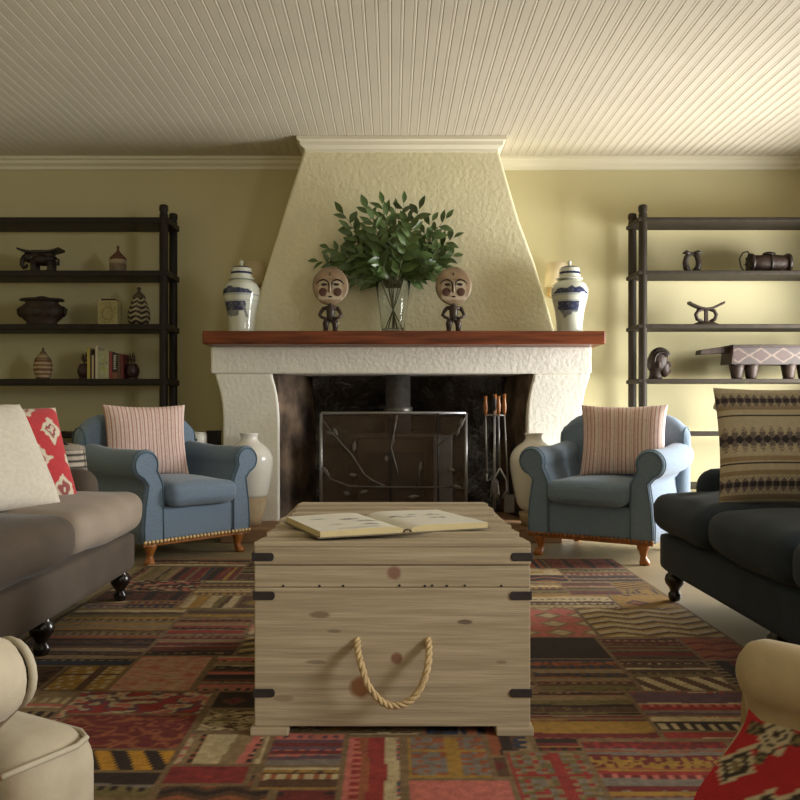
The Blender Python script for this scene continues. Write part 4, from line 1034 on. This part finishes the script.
# ------------------------------------------------------------------ armchairs
def armchair(label, loc, rz, m, pipe_m, leg_m, roll_r=.086, armz=.588, ears=False, nails=True, panel=None, flare=0, wide=.392, name='armchair', back_m=None, scroll=.06, thick=.147):
    o = thing(name, label, 'armchair', loc, rz)
    W = wide; F = -.36
    def outline(s, shrink=0., zadd=0.):
        r_ = roll_r - shrink; cx = W + scroll - roll_r * .95; cz = armz
        pts = [(W - thick + shrink, .13), (W - thick + .003 + shrink, .35), (W - thick + .006 + shrink, .47)]
        for t in np.linspace(R(205), R(-75), 16): pts.append((cx + r_ * cos(t), cz + r_ * sin(t)))
        pts += [(W - .025 - shrink, cz - roll_r - .03), (W - .022 - shrink, .45), (W - .005 - shrink, .34), (W + .004 - shrink, .22), (W + .002 - shrink, .13)]
        return [(s * x, z + zadd * ss(.42, .6, z)) for x, z in pts]
    def fl(z): return -flare * (1 - ss(armz - .20, armz - .04, z))
    for s in (-1, 1):
        b = B(); rings = []
        for (y, sh) in (((F, .012), (F + .004, .004), (F + .014, 0)) if nails else ((F, .03), (F + .003, .018), (F + .012, .006), (F + .028, 0))) + ( (-.3, 0), (-.26, 0), (-.2, 0), (-.15, 0), (-.1, 0), (-.05, 0), (0, 0), (.14, 0), (.28, 0), (.33, .002)):
            za = .03 * ss(.0, .33, y)
            rings.append([(x, y + fl(z) * (1 - ss(F, 0, y)), z) for x, z in outline(s, sh, za)])
        b.loft(rings); arm = b.build('arm', m, o)
        pb = B()
        if not flare: pb.tube([(x, F - .001 + fl(z), z) for x, z in outline(s, .012)], .0048, 6); pb.build('piping', pipe_m, arm)
        if nails: pb = B(); pb.tube([(x, F + .022, z) for x, z in outline(s, -.001)], .0042, 6); pb.build('piping', pipe_m, arm)
        if panel:
            q = [p for p in outline(s)][19:]
            q = [(q[0][0], q[0][1])] + q
            n2, n1 = 100, 150; zz_ = [p[1] for p in q][::-1]; xx_ = [p[0] for p in q][::-1]
            g = []; cl = []
            for j in range(n2 + 1):
                z = .14 + (armz - roll_r * .85 - .14) * j / n2; x = np.interp(z, zz_, xx_)
                for i in range(n1 + 1):
                    y = F + .009 + .62 * (i / n1) ** 1.0; yy = y + fl(z) * (1 - ss(F, 0, y))
                    g.append((x + s * .004, yy, z)); cl.append(panel(i / n1 * .62, z))
            fsp = [(j * (n1 + 1) + i, j * (n1 + 1) + i + 1, (j + 1) * (n1 + 1) + i + 1, (j + 1) * (n1 + 1) + i) for j in range(n2) for i in range(n1)]
            pb = B(); pb.add(g, fsp, cols=cl); pb.build('kilim_panel', M_fabric_attr, arm)
    # body
    b = B(); b.soft((0, .02, .235), (2 * W - .04, .74 + (.12 if ears else 0), .21), .025, .004, 10)
    if ears: b.v = [(x, y - .05, z) for x, y, z in b.v]
    b.build('base', m, o)
    # seat cushion
    b = B(); cwid = 2 * (W - thick)
    b.soft((0, -.12, .405), (cwid, .62, .135), .05, .028, 16, wob=.008, seed=len(label))
    if ears:
        b = B(); b.soft((0, -.1, .415), (cwid, .60, .17), .03, .022, 14)
        b.soft((0, F - .07, .415), (2 * W + .02, .14, .165), .05, .004, 18)
        cu = b.build('seat_cushion', m, o)
        for z in (.485, .348):
            pb = B(); e = W + .012
            pb.tube([(-e, F + .02, z), (-e, F - .012, z), (-e, F - .085, z), (-e + .012, F - .11, z), (-e + .035, F - .121, z), (e - .035, F - .121, z), (e - .012, F - .11, z), (e, F - .085, z), (e, F - .012, z), (e, F + .02, z)], .0042, 6); pb.build('piping', pipe_m, cu)
    else:
        cu = b.build('seat_cushion', m, o)
        for z in (.442, .365):
            pb = B(); c2 = cwid / 2 - .006; pb.tube([(-c2, .1, z), (-c2, -.37, z), (-c2 + .02, -.412, z), (-c2 * .5, -.425, z), (0, -.429, z), (c2 * .5, -.425, z), (c2 - .02, -.412, z), (c2, -.37, z), (c2, .1, z)], .004, 6); pb.build('piping', pipe_m, cu)
    # back
    b = B(); rings = []
    prof = [(.20, .25), (.215, .45), (.25, .66)]
    cy, cz, rb = .335, .80, .082
    for a in np.linspace(R(170), R(-75), 14): prof.append((cy + rb * cos(a), cz + rb * sin(a)))
    prof += [(.33, .66), (.345, .45), (.36, .25)]
    for u in np.linspace(-1, 1, 25):
        e = abs(u); drop = .0 + .13 * max(0, (e - .5) / .5) ** 2.6; sq_ = 1 if e < .93 else math.sqrt(max(.04, 1 - ((e - .93) / .07) ** 2))
        ym = .30
        rings.append([(u * (W + .045), ym + (y - ym) * sq_, z - drop * ss(.35, .85, z) * 1.0) for y, z in prof])
    b.loft(rings); bk_ = b.build('back', back_m or m, o)
    for s in (-1, 1):
        u = .93; pb = B(); drop = .13 * ((u - .5) / .5) ** 2.6
        pb.tube([(s * u * (W + .046), .30 + (y - .30) * 1.015, z - drop * ss(.35, .85, z)) for y, z in prof[2:-2]], .0045, 6); pb.build('piping', pipe_m, bk_)
    if nails:
        b = B(); zf = .135
        for k in range(30):
            x = -W + .01 + (2 * W - .02) * k / 29; yk = -.352
            b.ell((x, F - .002 if abs(x) > W - thick else yk - .004, zf + .004), (.0125, .008, .0125), 8, 6)
        b.build('nail_trim', M_brass if nails == 1 else M_honey, o)
        b = B(); b.bb(-W + .005, W - .005, -.352, -.338, .115, .134); b.build('rail', leg_m, o)
    for s in (-1, 1):
        b = B(); xx = s * (W - .07); yy = -.315
        b.loft([[(xx + s * dx + rr_ * cos(a), yy + dy + rr_ * sin(a), z) for a in np.linspace(0, 2 * pi, 13)[:-1]] for (z, rr_, dx, dy) in ((.0, .026, .012, -.012), (.012, .032, .012, -.014), (.028, .028, .008, -.010), (.045, .019, 0, 0), (.07, .024, .0, -.004), (.1, .036, 0, -.006), (.135, .042, 0, 0))])
        b.build('leg', leg_m, o)
        b = B(); b.loft([[(xx + dx + sx * h_, .31 + dy + sy * h_, z) for sx, sy in ((-1, -1), (1, -1), (1, 1), (-1, 1))] for (z, h_, dx, dy) in ((0, .016, s * .01, .03), (.135, .026, 0, 0))], smooth=False); b.build('leg', leg_m, o)
    return o
def place(front_mid, f, d=.36): return (front_mid[0] - f[0] * d, front_mid[1] - f[1] * d)
fL = (sin(R(49)), -cos(R(49))); cL = place((-1.17, 5.18), fL)
armchair('blue armchair with gold nail trim left of the fireplace, beside the brown sofa', (cL[0], cL[1], 0), R(49), M_denim, M_bluepipe, M_honey)
fR = (-sin(R(33)), -cos(R(33))); cR = place((1.18, 5.12), fR)
armchair('blue armchair with brown nail trim right of the fireplace, beside the navy sofa', (cR[0], cR[1], 0), R(-33), M_denim, M_bluepipe, M_honey, nails=2)
def on_seat(c, f, d, dx=0): return (c[0] - f[0] * d + dx, c[1] - f[1] * d, .485)
pillow('ticking_pillow', 'pink and white striped pillow on the left blue armchair', 'pillow', .52, .47, .14, ticking, M_fabric_attr, on_seat(cL, fL, -.02, -.135), R(28), R(14), 130, pinch=.075)
pillow('ticking_pillow', 'pink and white striped pillow on the right blue armchair', 'pillow', .54, .47, .14, ticking, M_fabric_attr, on_seat(cR, fR, .0, .10), R(-18), R(14), 130, pinch=.075, seed=4)

# near armchairs, only their inner front corners reach into the photograph
def panelL(u, v): return medallion((u % .2) - .1, (v % .22) - .11, 1)
def panelR(u, v):
    c = medallion((u - .038) / .75, v - .513, .42)
    c = diamond(u - .020, v - .462, .5, c)
    c = diamond(u - .10, v - .437, .55, c)
    c = medallion((u - .12) / .75, v - .528, .35, c) if c == Kred else c
    return diamond(u - .07, v - .42, .5, c)
armchair('cream linen armchair at the near left corner, cut off by the photo edge', (-.939, .863, TZ - .013), R(150), M_linen, M_piping, M_honey, roll_r=.05, armz=.598, scroll=.05, wide=.36, thick=.115, ears=True, nails=0, panel=panelL, name='armchair')
armchair('tan armchair with red kilim side panel at the near right corner of the photo', (.915, .985, TZ), R(222), M_tan, M_tan, M_honey, roll_r=.038, armz=.584, nails=0, panel=panelR, scroll=.018, flare=.07, wide=.36, thick=.115, name='armchair')
